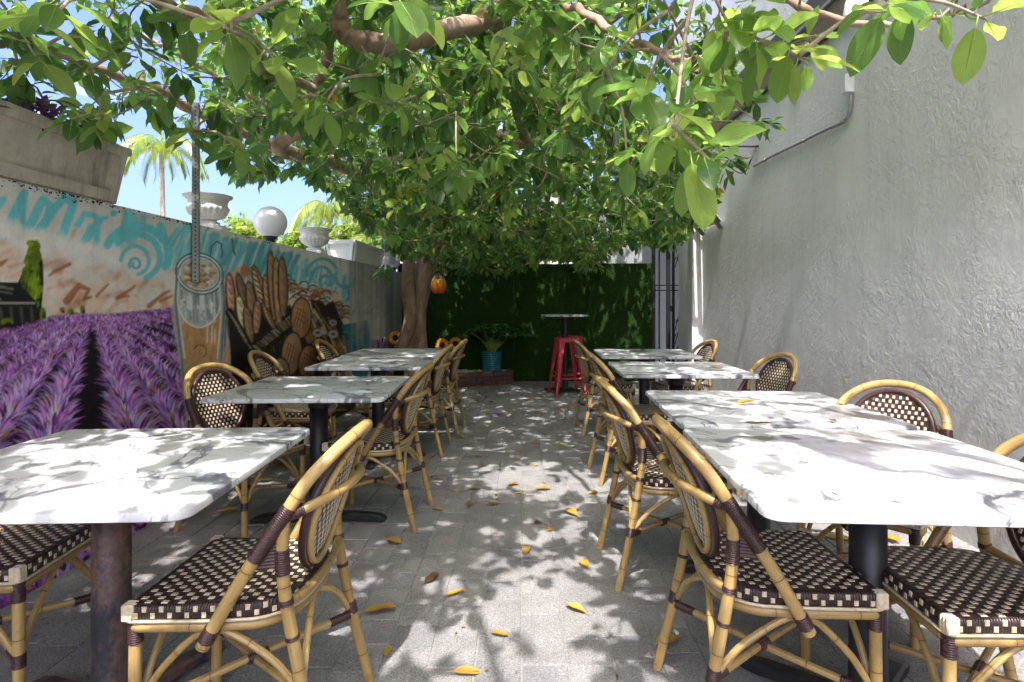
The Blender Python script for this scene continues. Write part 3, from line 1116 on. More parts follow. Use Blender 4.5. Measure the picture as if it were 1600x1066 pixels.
ell(352, 560, 6, 26, (0.78, 0.60, 0.48), 0.15, 0.8, 3)
ell(356, 596, 6, 22, (0.80, 0.66, 0.56), 0.2, 0.8, 3)
for p in ([(328, 400), (330, 384), (338, 376), (345, 380), (347, 395), (345, 402)], [(362, 372), (364, 388), (367, 398)]):
    dab(p, 1.8, (0.28, 0.18, 0.16), 0.85, 1)
# background pink under the breads
for k in range(160):
    x = 352 + mr.random() * 190
    y = 415 + mr.random() * 60 + (x - 352) * 0.26
    ell(x, y, 8, 6, (WHT * 0.93, np.array((0.74, 0.56, 0.46)))[mr.integers(2)], 0, 0.35, 5)
for k in range(70):
    x = 445 + mr.random() * 95
    y = 452 + (x - 445) * 0.33 + mr.normal() * 9
    dab(arc(x, y, 6, 9, R(180 + mr.random() * 60), R(330)), 2.2, ((0.45, 0.27, 0.17), (0.62, 0.38, 0.26), (0.32, 0.2, 0.14))[mr.integers(3)], 0.75, 1)
# dark mass: basket body and shadows
poly([(356, 500), (372, 480), (440, 490), (452, 476), (470, 500), (520, 470), (546, 530), (552, 600), (540, 1150), (372, 1150), (366, 640)], (0.11, 0.085, 0.075), 1, 3)
BRD = [np.array(c) for c in ((0.68, 0.56, 0.42), (0.57, 0.45, 0.35), (0.74, 0.66, 0.52), (0.50, 0.39, 0.30))]


def baguette(x0, y0, x1, y1, w, twist=False, c=None):
    c = BRD[mr.integers(4)] if c is None else np.array(c)
    n = 9
    ang = math.atan2(y1 - y0, x1 - x0)
    cx, cy, L = (x0 + x1) / 2, (y0 + y1) / 2, math.hypot(x1 - x0, y1 - y0) / 2
    ell(cx, cy, L + 2.2, w / 2 + 2.0, (0.16, 0.10, 0.07), ang, 1, 1)
    ell(cx, cy, L, w / 2, c, ang, 1, 1)
    ell(cx - w * 0.14, cy, L * 0.9, w * 0.22, c * 1.35, ang, 0.8, 2)
    for k in range(n):
        t = (k + 0.7) / n
        px_, py_ = x0 + (x1 - x0) * t, y0 + (y1 - y0) * t
        if twist:
            dab([(px_ - w * .4, py_ - w * .35), (px_ + w * .1, py_), (px_ + w * .38, py_ + w * .5)], 2.0, (0.24, 0.15, 0.10), 0.85, 1)
        elif k % 2:
            dab([(px_ - w * .18, py_ - w * .4), (px_ + w * .18, py_ + w * .4)], 1.6, (0.36, 0.24, 0.16), 0.55, 1)
        else:
            ell(px_, py_, w * .2, w * .3, c * 1.3, ang, 0.6, 1)


ell(363, 462, 9, 32, (0.70, 0.52, 0.44), 0, 0.9, 2)
baguette(357, 428, 362, 494, 12, c=(0.66, 0.49, 0.40))
baguette(371, 428, 390, 500, 12, c=(0.42, 0.34, 0.26))
ell(383, 423, 8, 9, (0.62, 0.40, 0.28), 0, 0.95, 2)
baguette(388, 440, 398, 520, 14)
baguette(396, 416, 418, 500, 15, True, (0.62, 0.53, 0.40))
baguette(412, 470, 432, 515, 15, True, (0.62, 0.50, 0.36))
baguette(372, 462, 384, 530, 14)
baguette(384, 480, 392, 534, 13)
baguette(402, 470, 400, 520, 12)
baguette(414, 430, 418, 480, 9, c=(0.60, 0.44, 0.34))
baguette(422, 394, 430, 500, 14, c=(0.50, 0.39, 0.29))
baguette(431, 404, 436, 505, 13, c=(0.55, 0.43, 0.32))
baguette(440, 402, 443, 494, 13, c=(0.47, 0.36, 0.27))
# basket rim and weave
for (ax, ay, bx, by) in ((358, 488, 388, 540), (388, 540, 398, 552), (398, 546, 460, 494)):
    nn = int(math.hypot(bx - ax, by - ay) / 2.6)
    dab([(ax, ay), (bx, by)], 13, (0.10, 0.075, 0.06), 1, 2)
    for k in range(nn):
        t = k / nn
        x, y = ax + (bx - ax) * t, ay + (by - ay) * t
        dab([(x - 4, y - 4 + mr.normal()), (x + 4, y + 4 + mr.normal())], 1.9, np.array((0.62, 0.54, 0.44)) * (0.55 + 0.6 * mr.random()), 0.9, 0.8)
for k in range(620):
    x = 368 + mr.random() * 105
    y = 520 + mr.random() * 260
    if y < 500 + abs(x - 398) * 0.2 + 40 * (x < 398) or y < 556 - (x - 398) * 0.85 + 6:
        continue
    dab([(x, y), (x + 1.5, y + 5 + 4 * mr.random())], 1.3, ((0.36, 0.28, 0.20), (0.50, 0.42, 0.33), (0.22, 0.16, 0.12))[mr.integers(3)], 0.8, 0.8)
# round loaves
def loaf(cx, cy, rx, ry, rot, c):
    ell(cx, cy, rx + 2, ry + 2, (0.14, 0.09, 0.06), rot, 1, 1)
    ell(cx, cy, rx, ry, np.array(c), rot, 1, 1)
    ell(cx - rx * .25, cy - ry * .2, rx * .5, ry * .6, np.array(c) * 1.25, rot, 0.6, 5)
    ell(cx + rx * .5, cy + ry * .3, rx * .35, ry * .55, np.array(c) * 0.66, rot, 0.5, 5)
    for k in (-1, 0, 1):
        dab([(cx - rx * .5 + k * rx * .3, cy + ry * .45), (cx + k * rx * .3, cy - ry * .5)], 1.3, (0.26, 0.16, 0.10), 0.75, 1)
        dab([(cx - rx * .5, cy - ry * .3 + k * ry * .25), (cx + rx * .4, cy + k * ry * .25)], 1.2, (0.26, 0.16, 0.10), 0.5, 1)
loaf(483, 515, 8, 22, 0, (0.50, 0.36, 0.25))
loaf(470, 497, 15, 31, 0.05, (0.60, 0.44, 0.30))
loaf(455, 553, 15, 33, 0.12, (0.58, 0.44, 0.31))
loaf(481, 566, 14, 26, 0.1, (0.54, 0.38, 0.25))
loaf(438, 582, 13, 22, 0, (0.50, 0.43, 0.36))
loaf(479, 600, 10, 14, 0, (0.52, 0.38, 0.27))
# shelf of pastries at the right end
poly([(484, 468), (502, 470), (520, 492), (535, 520), (550, 560), (556, 640), (500, 640), (500, 560), (492, 500)], (0.15, 0.10, 0.07), 1, 2)
for k in range(240):
    t = mr.random()
    x = 486 + t * 62 + mr.normal() * 3
    y = 472 + t * 60 + mr.random() * 70
    c = ((0.52, 0.34, 0.17), (0.40, 0.25, 0.13), (0.62, 0.46, 0.28), (0.12, 0.08, 0.06), (0.66, 0.62, 0.58))[mr.integers(5)]
    dab([(x, y), (x + 5, y + 9 + 5 * mr.random())], 2.4, c, 0.85, 1)
for (x, y, r_) in ((496, 520, 8), (520, 504, 6), (520, 522, 8), (500, 540, 6)):
    ell(x, y, r_, r_ * 0.8, (0.60, 0.59, 0.60), 0, 0.95, 1)
    ell(x, y, r_ * 0.45, r_ * 0.3, (0.25, 0.25, 0.35), 0, 0.95, 1)
for k in range(70):
    x = 540 + mr.random() * 16
    y = 535 + mr.random() * 60
    dab([(x - 4, y - 10), (x, y + 6)], 2.5, ((0.55, 0.40, 0.25), (0.30, 0.2, 0.12), (0.75, 0.72, 0.68))[mr.integers(3)], 0.8, 1)
# teal sea
poly([(533, 508), (575, 500), (578, 530), (572, 620), (556, 620), (546, 560)], (0.10, 0.36, 0.43), 1, 2)
for k in range(110):
    x = 536 + mr.random() * 38
    y = 506 + mr.random() * 66
    dab([(x - 4, y), (x, y + 1.5 * mr.normal()), (x + 4, y)], 1.4, ((0.08, 0.26, 0.34), (0.18, 0.50, 0.56), (0.10, 0.40, 0.46))[mr.integers(3)], 0.7, 1)
# the painter's scribbled signature
for p in ([(557, 491), (559, 485), (561, 491), (563, 484), (566, 490)], [(566, 488), (569, 486), (568, 490), (572, 488)], [(573, 482), (572, 490), (576, 486), (577, 490)], [(579, 484), (580, 489), (583, 481)],
          [(550, 492), (553, 484)], [(541, 470), (546, 461), (547, 452), (543, 455), (545, 462)]):
    dab(p, 1.1, (0.20, 0.30, 0.36), 0.85, 0.8)
# bare end of the wall: long grey weather streaks
for k in range(170):
    x = 545 + mr.random() * 95
    t = topy(x)
    dab([(x, t), (x, t + 40 + mr.random() * 120)], 2 + 3 * mr.random(), np.array((0.50, 0.49, 0.48)) * (0.9 + 0.5 * mr.random()), 0.28, 2)
end = np.clip((xxg - 520) / 100, 0, 1)[..., None] * 0.22
cv[:] = cv * (1 - end) + np.array((0.5, 0.49, 0.485)) * end
cv = cv + (smooth_noise(CWD, CHT, 2.2, 5)[..., None] - 0.5) * 0.035

# grid on the wall face, columns spaced for distance
pxs = np.arange(-325, 641, 1.35)
yw = []
for px in pxs:                     # intersection of the sight line with the wall face
    k = (px - CX) / F
    a0, a1 = -2.075 - 1.5 * 0.0265, 0.0265
    yw.append(a0 / (k - a1))
yw = np.array(yw)
rows_n = 330
zs = np.linspace(0.0, WTOP - 0.001, rows_n)
YY, ZZ = np.meshgrid(yw, zs)
XX = -2.075 + (YY - 1.5) * 0.0265 + 0.0025
PXg = CX + F * (XX - 0.0025) / YY
PYg = CY + F * (CAMZ - ZZ) / YY
# the drawing's own top line is fitted to the wall top
ci = np.clip(PXg - OX, 0, CWD - 2)
topline = CY - F * WALL_K / YY
rj = np.clip(PYg + (topy(PXg) - topline) * np.clip(1 - (PYg - topline) / 200, 0, 1) - OY, 0, CHT - 2)
i0, j0 = ci.astype(int), rj.astype(int)
fi, fj = (ci - i0)[..., None], (rj - j0)[..., None]
colr = (cv[j0, i0] * (1 - fi) + cv[j0, i0 + 1] * fi) * (1 - fj) + (cv[j0 + 1, i0] * (1 - fi) + cv[j0 + 1, i0 + 1] * fi) * fj
colr = np.minimum(s2l(np.clip(colr, 0.02, 1)) * 1.35, 0.86)
nr, nc = YY.shape
me = bpy.data.meshes.new('mural')
me.vertices.add(nr * nc)
me.vertices.foreach_set("co", np.stack([XX + 2.0, YY - 4.5, ZZ], -1).reshape(-1))
idx = np.arange(nr * nc).reshape(nr, nc)
q = np.stack([idx[:-1, :-1], idx[:-1, 1:], idx[1:, 1:], idx[1:, :-1]], -1).reshape(-1, 4)
q = q[:, ::1]
me.loops.add(q.size)
me.loops.foreach_set("vertex_index", q.reshape(-1).astype(np.int32))
me.polygons.add(len(q))
me.polygons.foreach_set("loop_start", np.arange(0, q.size, 4, dtype=np.int32))
me.update(calc_edges=True)
att = me.color_attributes.new("paint", 'FLOAT_COLOR', 'POINT')
att.data.foreach_set("color", np.concatenate([colr, np.ones((nr, nc, 1))], -1).reshape(-1).astype(np.float32))
me.materials.append(MATS["mural_paint"])
link('mural', me, wall)
# dirt line along the coping
mb = MB()
cl = [(random.uniform(1.7, 4.6), random.uniform(0.03, 0.16)) for _ in range(16)] + [(2.45, 0.2), (2.75, 0.15)]
for k in range(420):
    c_ = random.choice(cl)
    y = random.gauss(c_[0], c_[1])
    s = 0.0012 + random.random() ** 2 * 0.0045
    z_ = WTOP - 0.003 - abs(random.gauss(0, 0.012))
    if 1.6 < y < 6:
        mb.box((wall_x(y) + 2.0 + 0.0032, y - 4.5, z_), (0.003, s * random.uniform(1, 3), s * random.uniform(.8, 2)), 0, 0, Matrix.Identity(4))
o = mb.build('moss_stain', 'dirt_black', wall, smooth=False)
o['kind'] = 'stuff'

# ---- troughs, urns and globe lamps on the wall
def trough(label, y0, y1, h, mat, depth=0.34, flare=0.05):
    cy = (y0 + y1) / 2
    wx = wall_x(cy)
    t = thing('planter_trough', label, 'planter', (wx - 0.17 + 0.02, cy, WTOP + 0.001), math.atan(0.0265) * -1, 'concrete planters along the wall top')
    hl, hd = (y1 - y0) / 2, depth / 2
    mb = MB()

    def ring(a, b, z):
        return [(-b, -a, z), (b, -a, z), (b, a, z), (-b, a, z)]
    levels = [ring(hl - flare, hd - flare * .8, 0), ring(hl, hd, h), ring(hl - .03, hd - .03, h), ring(hl - .05, hd - .05, h - .05)]
    for L in levels:
        mb.v += L
    for i in range(3):
        for k in range(4):
            mb.quad_uv((i * 4 + k, i * 4 + (k + 1) % 4, i * 4 + 4 + (k + 1) % 4, i * 4 + 4 + k))
    mb.quad_uv((3, 2, 1, 0))
    mb.quad_uv((12, 13, 14, 15))
    mb.build('trough_body', mat, t, smooth=False)
    # raised border round each sunken panel
    for (s, horiz) in ((1, True), (-1, False), (1, False)):
        fb = MB()
        if horiz:     # face towards the yard
            def P(u, v, o=0.0):
                z = v * h
                half = (hl - flare) + flare * v
                x = (hd - flare * .8) + flare * .8 * v
                return (x + o, u * half, z)
        else:
            def P(u, v, o=0.0):
                z = v * h
                half = (hd - flare * .8) + flare * .8 * v
                y = ((hl - flare) + flare * v) * s
                return (u * half, y + o * s, z)
        m_ = 0.09 if horiz else 0.14
        out = [(-0.985, 0.02), (0.985, 0.02), (0.985, 0.985), (-0.985, 0.985)]
        inn = [(-1 + m_, 0.2), (1 - m_, 0.2), (1 - m_, 0.84), (-1 + m_, 0.84)]
        n0 = 0
        for o_ in (0.0, 0.024):
            for (u_, v_) in out:
                fb.v.append(P(u_, v_, o_))
            for (u_, v_) in inn:
                fb.v.append(P(u_, v_, o_))
        for k in range(4):
            k2 = (k + 1) % 4
            a = (8 + k, 8 + k2, 12 + k2, 12 + k)
            b = (0 + k, 0 + k2, 8 + k2, 8 + k)
            c = (4 + k2, 4 + k, 12 + k, 12 + k2)
            fb.quad_uv(a)
            fb.quad_uv(b)
            fb.quad_uv(c)
        fb.build('panel_border', mat, t, smooth=False)
    rb_ = MB()
    for (cx_, cy_, sx_, sy_) in ((hd + .004, 0, .03, 2 * hl + .04), (0, hl + .004, 2 * hd - .03, .03), (0, -hl - .004, 2 * hd - .03, .03)):
        rb_.box((cx_, cy_, h - .012), (sx_, sy_, .04), 0, .006)
    rb_.build('rim', mat, t, smooth=False)['kind'] = 'stuff'
    sb = MB()
    sb.prism([(-hd + .045, -hl + .045), (hd - .045, -hl + .045), (hd - .045, hl - .045), (-hd + .045, hl - .045)], h - .06, h - .02)
    sb.build('soil', 'soil', t, smooth=False)
    return t


trough('large weathered concrete planter trough at the near end of the mural wall', 1.62, 2.93, 0.285, 'old_concrete', 0.36, 0.045)
trough('smaller pale planter trough with a framed panel between the second and third urn', 6.62, 7.85, 0.235, 'white_cap', 0.34, 0.05)


def urn(label, y, s=1.0, off=0.13):
    x = wall_x(y) - off
    t = thing('stone_urn', label, 'urn', (x, y, WTOP), 0, 'cast stone urns on the garden wall')
    mb = MB()
    mb.box((0, 0, 0.0225 * s), (0.20 * s, 0.20 * s, 0.045 * s), 0, 0.004)
    mb.build('plinth', 'white_cap', t, smooth=False)
    prof = [(0.075, 0.045), (0.082, 0.055), (0.082, 0.066), (0.062, 0.074), (0.060, 0.085), (0.095, 0.098), (0.13, 0.125), (0.146, 0.155), (0.150, 0.175), (0.139, 0.187),
            (0.134, 0.205), (0.137, 0.225), (0.150, 0.243), (0.170, 0.257), (0.172, 0.268), (0.155, 0.268), (0.138, 0.24), (0.12, 0.235)]
    prof = [(a * s, b * s) for a, b in prof]
    mb = MB()

    def flute(j, an):
        if 5 <= j <= 8:
            return 1 - 0.085 * (0.5 + 0.5 * math.cos(22 * an)) * (1 if j < 8 else 0.4)
        return 1
    mb.lathe(prof, sides=88, mod=flute)
    b = mb.build('urn_bowl', 'cast_stone', t, sharp=60)
    return t


urn('largest fluted stone urn on the wall beside the perforated steel post', 3.93, 0.90)
urn('second fluted stone urn on the wall, between the globe lamp and the trough', 5.82, 0.98)
urn('small far urn on the wall beyond the pale trough', 8.55, 0.95)


def globe(label, y, r, off=0.12):
    x = wall_x(y) - off
    t = thing('globe_lamp', label, 'lamp', (x, y, WTOP), 0, 'white globe lamps on the garden wall')
    mb = MB()
    mb.lathe([(0.050, 0.0), (0.050, 0.012), (0.036, 0.02), (0.034, 0.045), (0.055, 0.055), (0.058, 0.070), (0.05, 0.075)], sides=24)
    mb.build('lamp_neck', 'black_metal', t)
    mb = MB()
    n = 20
    cz = 0.062 + r * 0.96
    prof = [(max(0.0005, r * math.sin(math.pi * k / n)), cz - r * math.cos(math.pi * k / n)) for k in range(1, n)]
    mb.lathe(prof, sides=32)
    mb.build('globe', 'opal_glass', t, sharp=70)


globe('large white globe lamp between the first and second urn', 4.83, 0.133)
globe('small far white globe lamp beside the tree trunk', 8.95, 0.115)

# perforated steel post fixed to the wall
pp = W(311, 440, 3.53)
post = thing('perforated_post', 'perforated galvanised steel post fixed upright to the mural wall', 'post', (wall_x(3.53) + 0.025, 3.53, 1.335))
mb = MB()
mb.box((0, 0, 0.55), (0.040, 0.040, 1.10), R(22), 0.003)
mb.build('post_tube', 'galvanised', post, smooth=False)
mb = MB()
for k in range(43):
    z = 0.012 + k * 0.0252
    for an in (R(22), R(-68), R(112)):
        nx, ny = math.cos(an), math.sin(an)
        c0 = Vector((nx * 0.0202, ny * 0.0202, z))
        mb.tube([c0, c0 + Vector((nx, ny, 0)) * 0.0007], 0.0048, 8)
o = mb.build('punched_holes', 'hole_dark', post, smooth=False)
o['kind'] = 'stuff'

# ------------------------------------------------------------------ right building
bld = thing('building', 'tall grey stucco side wall of the building along the right', 'building', (2.25, 3.0, 0))
mb = MB()
mb.prism([(0.0, -5.0), (0.0, 4.15), (0.28, 4.15), (0.28, -5.0)][::-1], -0.05, 6.0)
mb.build('stucco_wall', 'grey_stucco', bld, smooth=False)
mb = MB()
mb.box((-0.055, 4.25, 1.6), (0.155, 0.20, 3.3), 0, 0.006)
mb.build('corner_pilaster', 'pale_stucco', bld, smooth=False)
mb = MB()
mb.box((0.10, 4.37, 1.6), (0.22, 0.035, 3.2), 0, 0.003)
mb.build('return_trim', 'grey_soffit', bld, smooth=False)
mb = MB()
mb.prism([(0.20, 4.40), (0.55, 4.40), (0.55, 6.5), (0.20, 6.5)], -0.05, 6.0)
mb.build('recess_wall', 'grey_stucco', bld, smooth=False)
MB().box((1.05, 6.3, 3.35), (2.4, 2.2, 0.14), 0, 0.004).build('added_shade_roof', 'dark_fascia', bld, smooth=False)  # slab added to keep the sun off the wall behind the gate
# eaves, running back along the wall: timber board, dark drip strip and soffit
mb = MB()
mb.box((-0.015, 1.55, 3.27), (0.03, 5.6, 0.17), 0, 0.004)
mb.build('eave_board', 'wood_trim', bld, smooth=False)
mb = MB()
mb.box((-0.02, 1.55, 3.165), (0.04, 5.6, 0.035), 0, 0.003)
mb.build('drip_strip', 'dark_fascia', bld, smooth=False)
mb = MB()
mb.box((-0.025, 1.55, 3.375), (0.05, 5.64, 0.03), 0, 0.003)
mb.build('soffit', 'grey_soffit', bld, smooth=False)
mb = MB()
mb.box((-0.015, 1.55, 3.48), (0.03, 5.66, 0.16), 0, 0.003)
mb.build('fascia', 'dark_fascia', bld, smooth=False)
# camera, junction box with conduit, flood light
WX = 2.25
p = W(1238, 129, 900 * (WX - 0.05) / (1238 - CX))
sc_ = thing('security_camera', 'small white round security camera under the eaves', 'camera', (WX, p.y, p.z))
mb = MB()
ax = Vector((-0.55, -0.80, -0.22)).normalized()
mb.tube([(0, 0, 0), (-0.03, 0, 0)], [0.048, 0.042], 20)
mb.build('mount', 'white_plastic', sc_)
mb = MB()
mb.tube([Vector((-0.02, 0, 0)), Vector((-0.03, 0, 0)) + ax * 0.04, Vector((-0.03, 0, 0)) + ax * 0.075], [0.03, 0.042, 0.032], 20)
mb.build('camera_housing', 'white_plastic', sc_)
mb = MB()
mb.tube([Vector((-0.03, 0, 0)) + ax * 0.070, Vector((-0.03, 0, 0)) + ax * 0.079], [0.019, 0.017], 16)
mb.build('lens', 'lens_black', sc_)

jb = W(1332, 132, 900 * WX / (1332 - CX))
jt = thing('junction_box', 'white electrical junction box with a grey conduit running along the wall', 'electrical box', (WX, jb.y, jb.z))
mb = MB()
mb.box((-0.03, 0, 0), (0.06, 0.06, 0.125), 0, 0.006)
mb.build('box_body', 'white_plastic', jt, smooth=False)
mb = MB()
mb.box((-0.062, 0, 0), (0.006, 0.052, 0.116), 0, 0.002)
mb.build('box_cover', 'white_plastic', jt, smooth=False)
def onwall(px, py, off=0.02):
    d = F * (WX - off) / (px - CX)
    return Vector((WX - off, d, CAMZ + (CY - py) * d / F))
cp = [onwall(1330, 148), onwall(1329, 165), onwall(1325, 182), onwall(1314, 193), onwall(1290, 203), onwall(1250, 223), onwall(1205, 245), onwall(1178, 260)]
cp = [q_ - Vector((WX, jb.y, jb.z)) for q_ in cp]
mb = MB()
mb.tube(crom(cp, 5), 0.012, 10)
mb.build('conduit', 'zinc_pipe', jt)
for k in (2, 4, 6):
    q_ = onwall((0, 0, 1318, 0, 1256, 0, 1196)[k], (0, 0, 190, 0, 220, 0, 250)[k]) - Vector((WX, jb.y, jb.z))
    mb = MB()
    mb.tube([q_ + Vector((0, -0.008, 0.003)), q_ + Vector((0, 0.008, -0.003))], 0.0155, 10)
    mb.build('pipe_clip', 'zinc_pipe', jt)

fl = onwall(1338, 18, 0.10)
ft = thing('flood_light', 'white dome outdoor light under the eaves, top of the grey wall', 'lamp', tuple(fl))
mb = MB()
mb.lathe([(0.05, 0.10), (0.066, 0.06), (0.076, 0.0), (0.078, -0.035), (0.07, -0.045)][::-1], sides=28)
mb.build('lamp_dome', 'white_enamel', ft)
mb = MB()
mb.tube([(0, 0, 0.06), (0.10, 0, 0.075)], 0.018, 12)
mb.build('bracket', 'black_metal', ft)

# iron bracket with cables near the end of the wall
br = onwall(1185, 232, 0.0)
bt = thing('iron_bracket', 'black scrolled iron bracket with loose cables high on the grey wall', 'bracket', tuple(br))
mb = MB()
mb.tube([(0, 0, 0.02), (-0.40, 0, 0.02)], 0.010, 8)
mb.tube(crom([(-0.02, 0, 0.01), (-0.10, 0, -0.09), (-0.26, 0, -0.05), (-0.38, 0, 0.01)], 6), 0.008, 8)
mb.build('bracket_arm', 'iron_black', bt)
for k in range(3):
    mb = MB()
    mb.tube(crom([(-0.02, 0.02 * k, -0.02), (-0.12, 0.02 * k, -0.14 - 0.04 * k), (-0.26, 0.02, -0.11 - 0.03 * k), (-0.36, 0, 0.0)], 7), 0.005, 6)
    mb.build('cable', 'iron_black', bt)

# slatted awning frame over the gate
aw = thing('awning_frame', 'grey slatted awning frame leaning out over the metal gate', 'awning', (2.24, 6.45, 2.06))
for k, yy_ in enumerate((0.0, 0.62)):
    mb = MB()
    a, b = Vector((0, yy_, 0)), Vector((-0.66, yy_, 0.86))
    mb.tube([a, b], 0.035, 4)
    mb.build('rafter', 'galvanised', aw, smooth=False)
for k in range(7):
    t_ = 0.08 + k * 0.14
    p_ = Vector((-0.66 * t_, 0.31, 0.86 * t_ + 0.03))
    mb = MB()
    mb.box((0, 0, 0), (0.085, 0.78, 0.012), 0, 0, Matrix.Translation(p_) @ Matrix.Rotation(R(52 + 0), 4, 'Y'))
    mb.build('slat', 'grey_soffit', aw, smooth=False)

# ------------------------------------------------------------------ back fence faced with artificial turf, gate
FY = 9.0
fence = thing('turf_fence', 'back fence faced with dark green artificial turf panels', 'fence', (0, FY, 0))
edges = [-1.93, -0.12, 1.02, 2.045]
tr_ = np.random.default_rng(5)
for k in range(3):
    xa, xb = edges[k], edges[k + 1]
    top = 1.845 - 0.008 * (k % 2)
    mb = MB()
    mb.box(((xa + xb) / 2, 0.03 + 0.006 * (k % 2), top / 2), (xb - xa - 0.006, 0.04, top), 0, 0.004)
    pn = mb.build('turf_panel', 'turf_back', fence, smooth=False)
    N = 15000
    X = tr_.uniform(xa, xb, N)
    Z = tr_.uniform(0.02, top, N)
    L = tr_.uniform(0.014, 0.028, N)
    dx = tr_.normal(0, 0.35, N) * L
    wv = 0.0022
    y0_ = 0.010 + 0.006 * (k % 2)
    V = np.zeros((N, 3, 3))
    V[:, 0] = np.stack([X - wv, np.full(N, y0_), Z], -1)
    V[:, 1] = np.stack([X + wv, np.full(N, y0_), Z], -1)
    V[:, 2] = np.stack([X + dx, y0_ - L * tr_.uniform(0.5, 1.0, N), Z - L * tr_.uniform(0.1, 0.9, N)], -1)
    me = bpy.data.meshes.new('turf_blades')
    me.from_pydata(V.reshape(-1, 3).tolist(), [], np.arange(N * 3).reshape(-1, 3).tolist())
    a_ = me.attributes.new("tint", 'FLOAT', 'POINT')
    a_.data.foreach_set("value", np.repeat(tr_.random(N), 3).astype(np.float32))
    me.materials.append(MATS['turf_green'])
    bl = link('turf_blades', me, pn)
    bl['kind'] = 'stuff'
for xp in (-1.93, -0.12, 1.02):
    mb = MB()
    mb.box((xp, 0.10, 0.9), (0.06, 0.06, 1.8))
    mb.build('fence_post', 'galvanised', fence, smooth=False)

gate = thing('metal_gate', 'narrow black wrought iron gate between the turf fence and the building', 'gate', (2.30, FY + 0.02, 0))
gx = [(-0.235, 0.055, 0), (-0.145, 0.018, 0), (-0.005, 0.065, 0), (0.075, 0.040, 0), (0.19, 0.045, 0), (0.235, 0.018, 0)]
for (x_, w_, y_) in gx:
    mb = MB()
    mb.box((x_, y_, 1.55), (w_, 0.035, 3.1), 0, 0.002)
    mb.build('bar', 'iron_black', gate, smooth=False)
for z_ in (0.12, 1.42, 1.50, 2.45):
    mb = MB()
    mb.box((0.0, -0.004, z_), (0.47, 0.02, 0.018))
    mb.build('rail', 'iron_black', gate, smooth=False)
for (zc, s_) in ((0.92, 1), (0.70, -1), (0.48, 1), (0.26, -1), (2.2, 1), (1.9, -1)):
    mb = MB()
    pts = [(0.128 + s_ * (0.03 - 0.004 * k) * math.cos(k * 0.55), -0.01, zc + (0.05 - 0.004 * k) * math.sin(k * 0.55)) for k in range(12)]
    mb.tube(crom(pts, 2), 0.007, 6)
    mb.tube([(0.10, -0.01, zc - 0.12), (0.16, -0.01, zc + 0.12)], 0.006, 6)
    mb.build('scroll', 'iron_black', gate)
mb = MB()
mb.box((0.045, -0.025, 1.14), (0.05, 0.04, 0.09), 0, 0.004)
mb.build('lock', 'iron_black', gate, smooth=False)

# grey wall behind the gate, white neighbour house behind the fence
gw = thing('passage_wall', 'plain grey wall seen through the bars of the metal gate', 'wall', (3.2, 10.3, 0))
MB().box((-0.3, 0, 1.6), (3.2, 0.2, 3.4)).build('wall_body', 'grey_soffit', gw, smooth=False)
hs = thing('white_house', 'white neighbouring house with pilasters behind the turf fence', 'house', (2.5, 13.5, 0))
MB().box((0.6, 1.5, 1.9), (4.8, 3.0, 3.9)).build('house_body', 'house_wall', hs, smooth=False)
MB().box((0.6, 1.5, 3.95), (5.3, 3.6, 0.18)).build('roof', 'roof_grey', hs, smooth=False)
for x_ in (-1.75, 0.30, 0.62):
    MB().box((x_, -0.08, 1.85), (0.16, 0.16, 3.7), 0, 0.01).build('pilaster', 'white_cap', hs, smooth=False)
wf = MB().box((-0.55, -0.02, 1.75), (1.0, 0.08, 1.2), 0, 0.004).build('window', 'white_cap', hs, smooth=False)
MB().box((-0.55, -0.065, 1.75), (0.86, 0.02, 1.06)).build('pane', 'window_dark', wf, smooth=False)
MB().box((-0.55, -0.24, 2.42), (1.2, 0.45, 0.05), 0, 0.004, Matrix.Identity(4)).build('window_hood', 'dark_fascia', hs, smooth=False)

h2 = thing('cream_outbuilding', 'low cream outbuilding glimpsed through leaves behind the turf fence', 'house', (-1.6, 15.0, 0))
MB().box((0, 1.2, 1.35), (4.6, 2.4, 2.7)).build('house_body', 'cast_stone', h2, smooth=False)
MB().box((0, 1.2, 2.76), (4.9, 2.8, 0.12)).build('roof', 'roof_grey', h2, smooth=False)
wf = MB().box((0.9, -0.02, 1.6), (0.9, 0.06, 1.0), 0, 0.004).build('window', 'white_cap', h2, smooth=False)
MB().box((0.9, -0.055, 1.6), (0.78, 0.02, 0.88)).build('pane', 'window_dark', wf, smooth=False)

# white pillar and low white wall beyond the garden wall
pl = thing('white_pillar', 'square white pillar with a moulded cap beyond the wall beside the tree', 'pillar', tuple(Vector((W(648, 476, 10.4).x, 10.4, 0))))
MB().box((0, 0, 1.05), (0.34, 0.34, 2.1), 0, 0.01).build('pillar_shaft', 'white_cap', pl, smooth=False)
MB().box((0, 0, 2.15), (0.50, 0.50, 0.08), 0, 0.01).build('pillar_cap', 'white_cap', pl, smooth=False)
MB().box((0, 0, 2.23), (0.40, 0.40, 0.06), 0, 0.01).build('pillar_cap', 'white_cap', pl, smooth=False)
lw = thing('terrace_parapet', 'low white parapet of the terrace beyond the garden wall', 'wall', (-3.4, 9.5, 0))
MB().box((0, 0, 0.93), (0.25, 6.0, 1.86), 0, 0.01).build('parapet_body', 'white_cap', lw, smooth=False)

# ------------------------------------------------------------------ tables
def rounded_rect(hx, hy, r, n=6):
    pts = []
    for (sx, sy, a0) in ((1, 1, 0), (-1, 1, 90), (-1, -1, 180), (1, -1, 270)):
        for k in range(n + 1):
            a = R(a0 + 90 * k / n)
            pts.append((sx * (hx - r) + r * math.cos(a), sy * (hy - r) + r * math.sin(a)))
    return pts


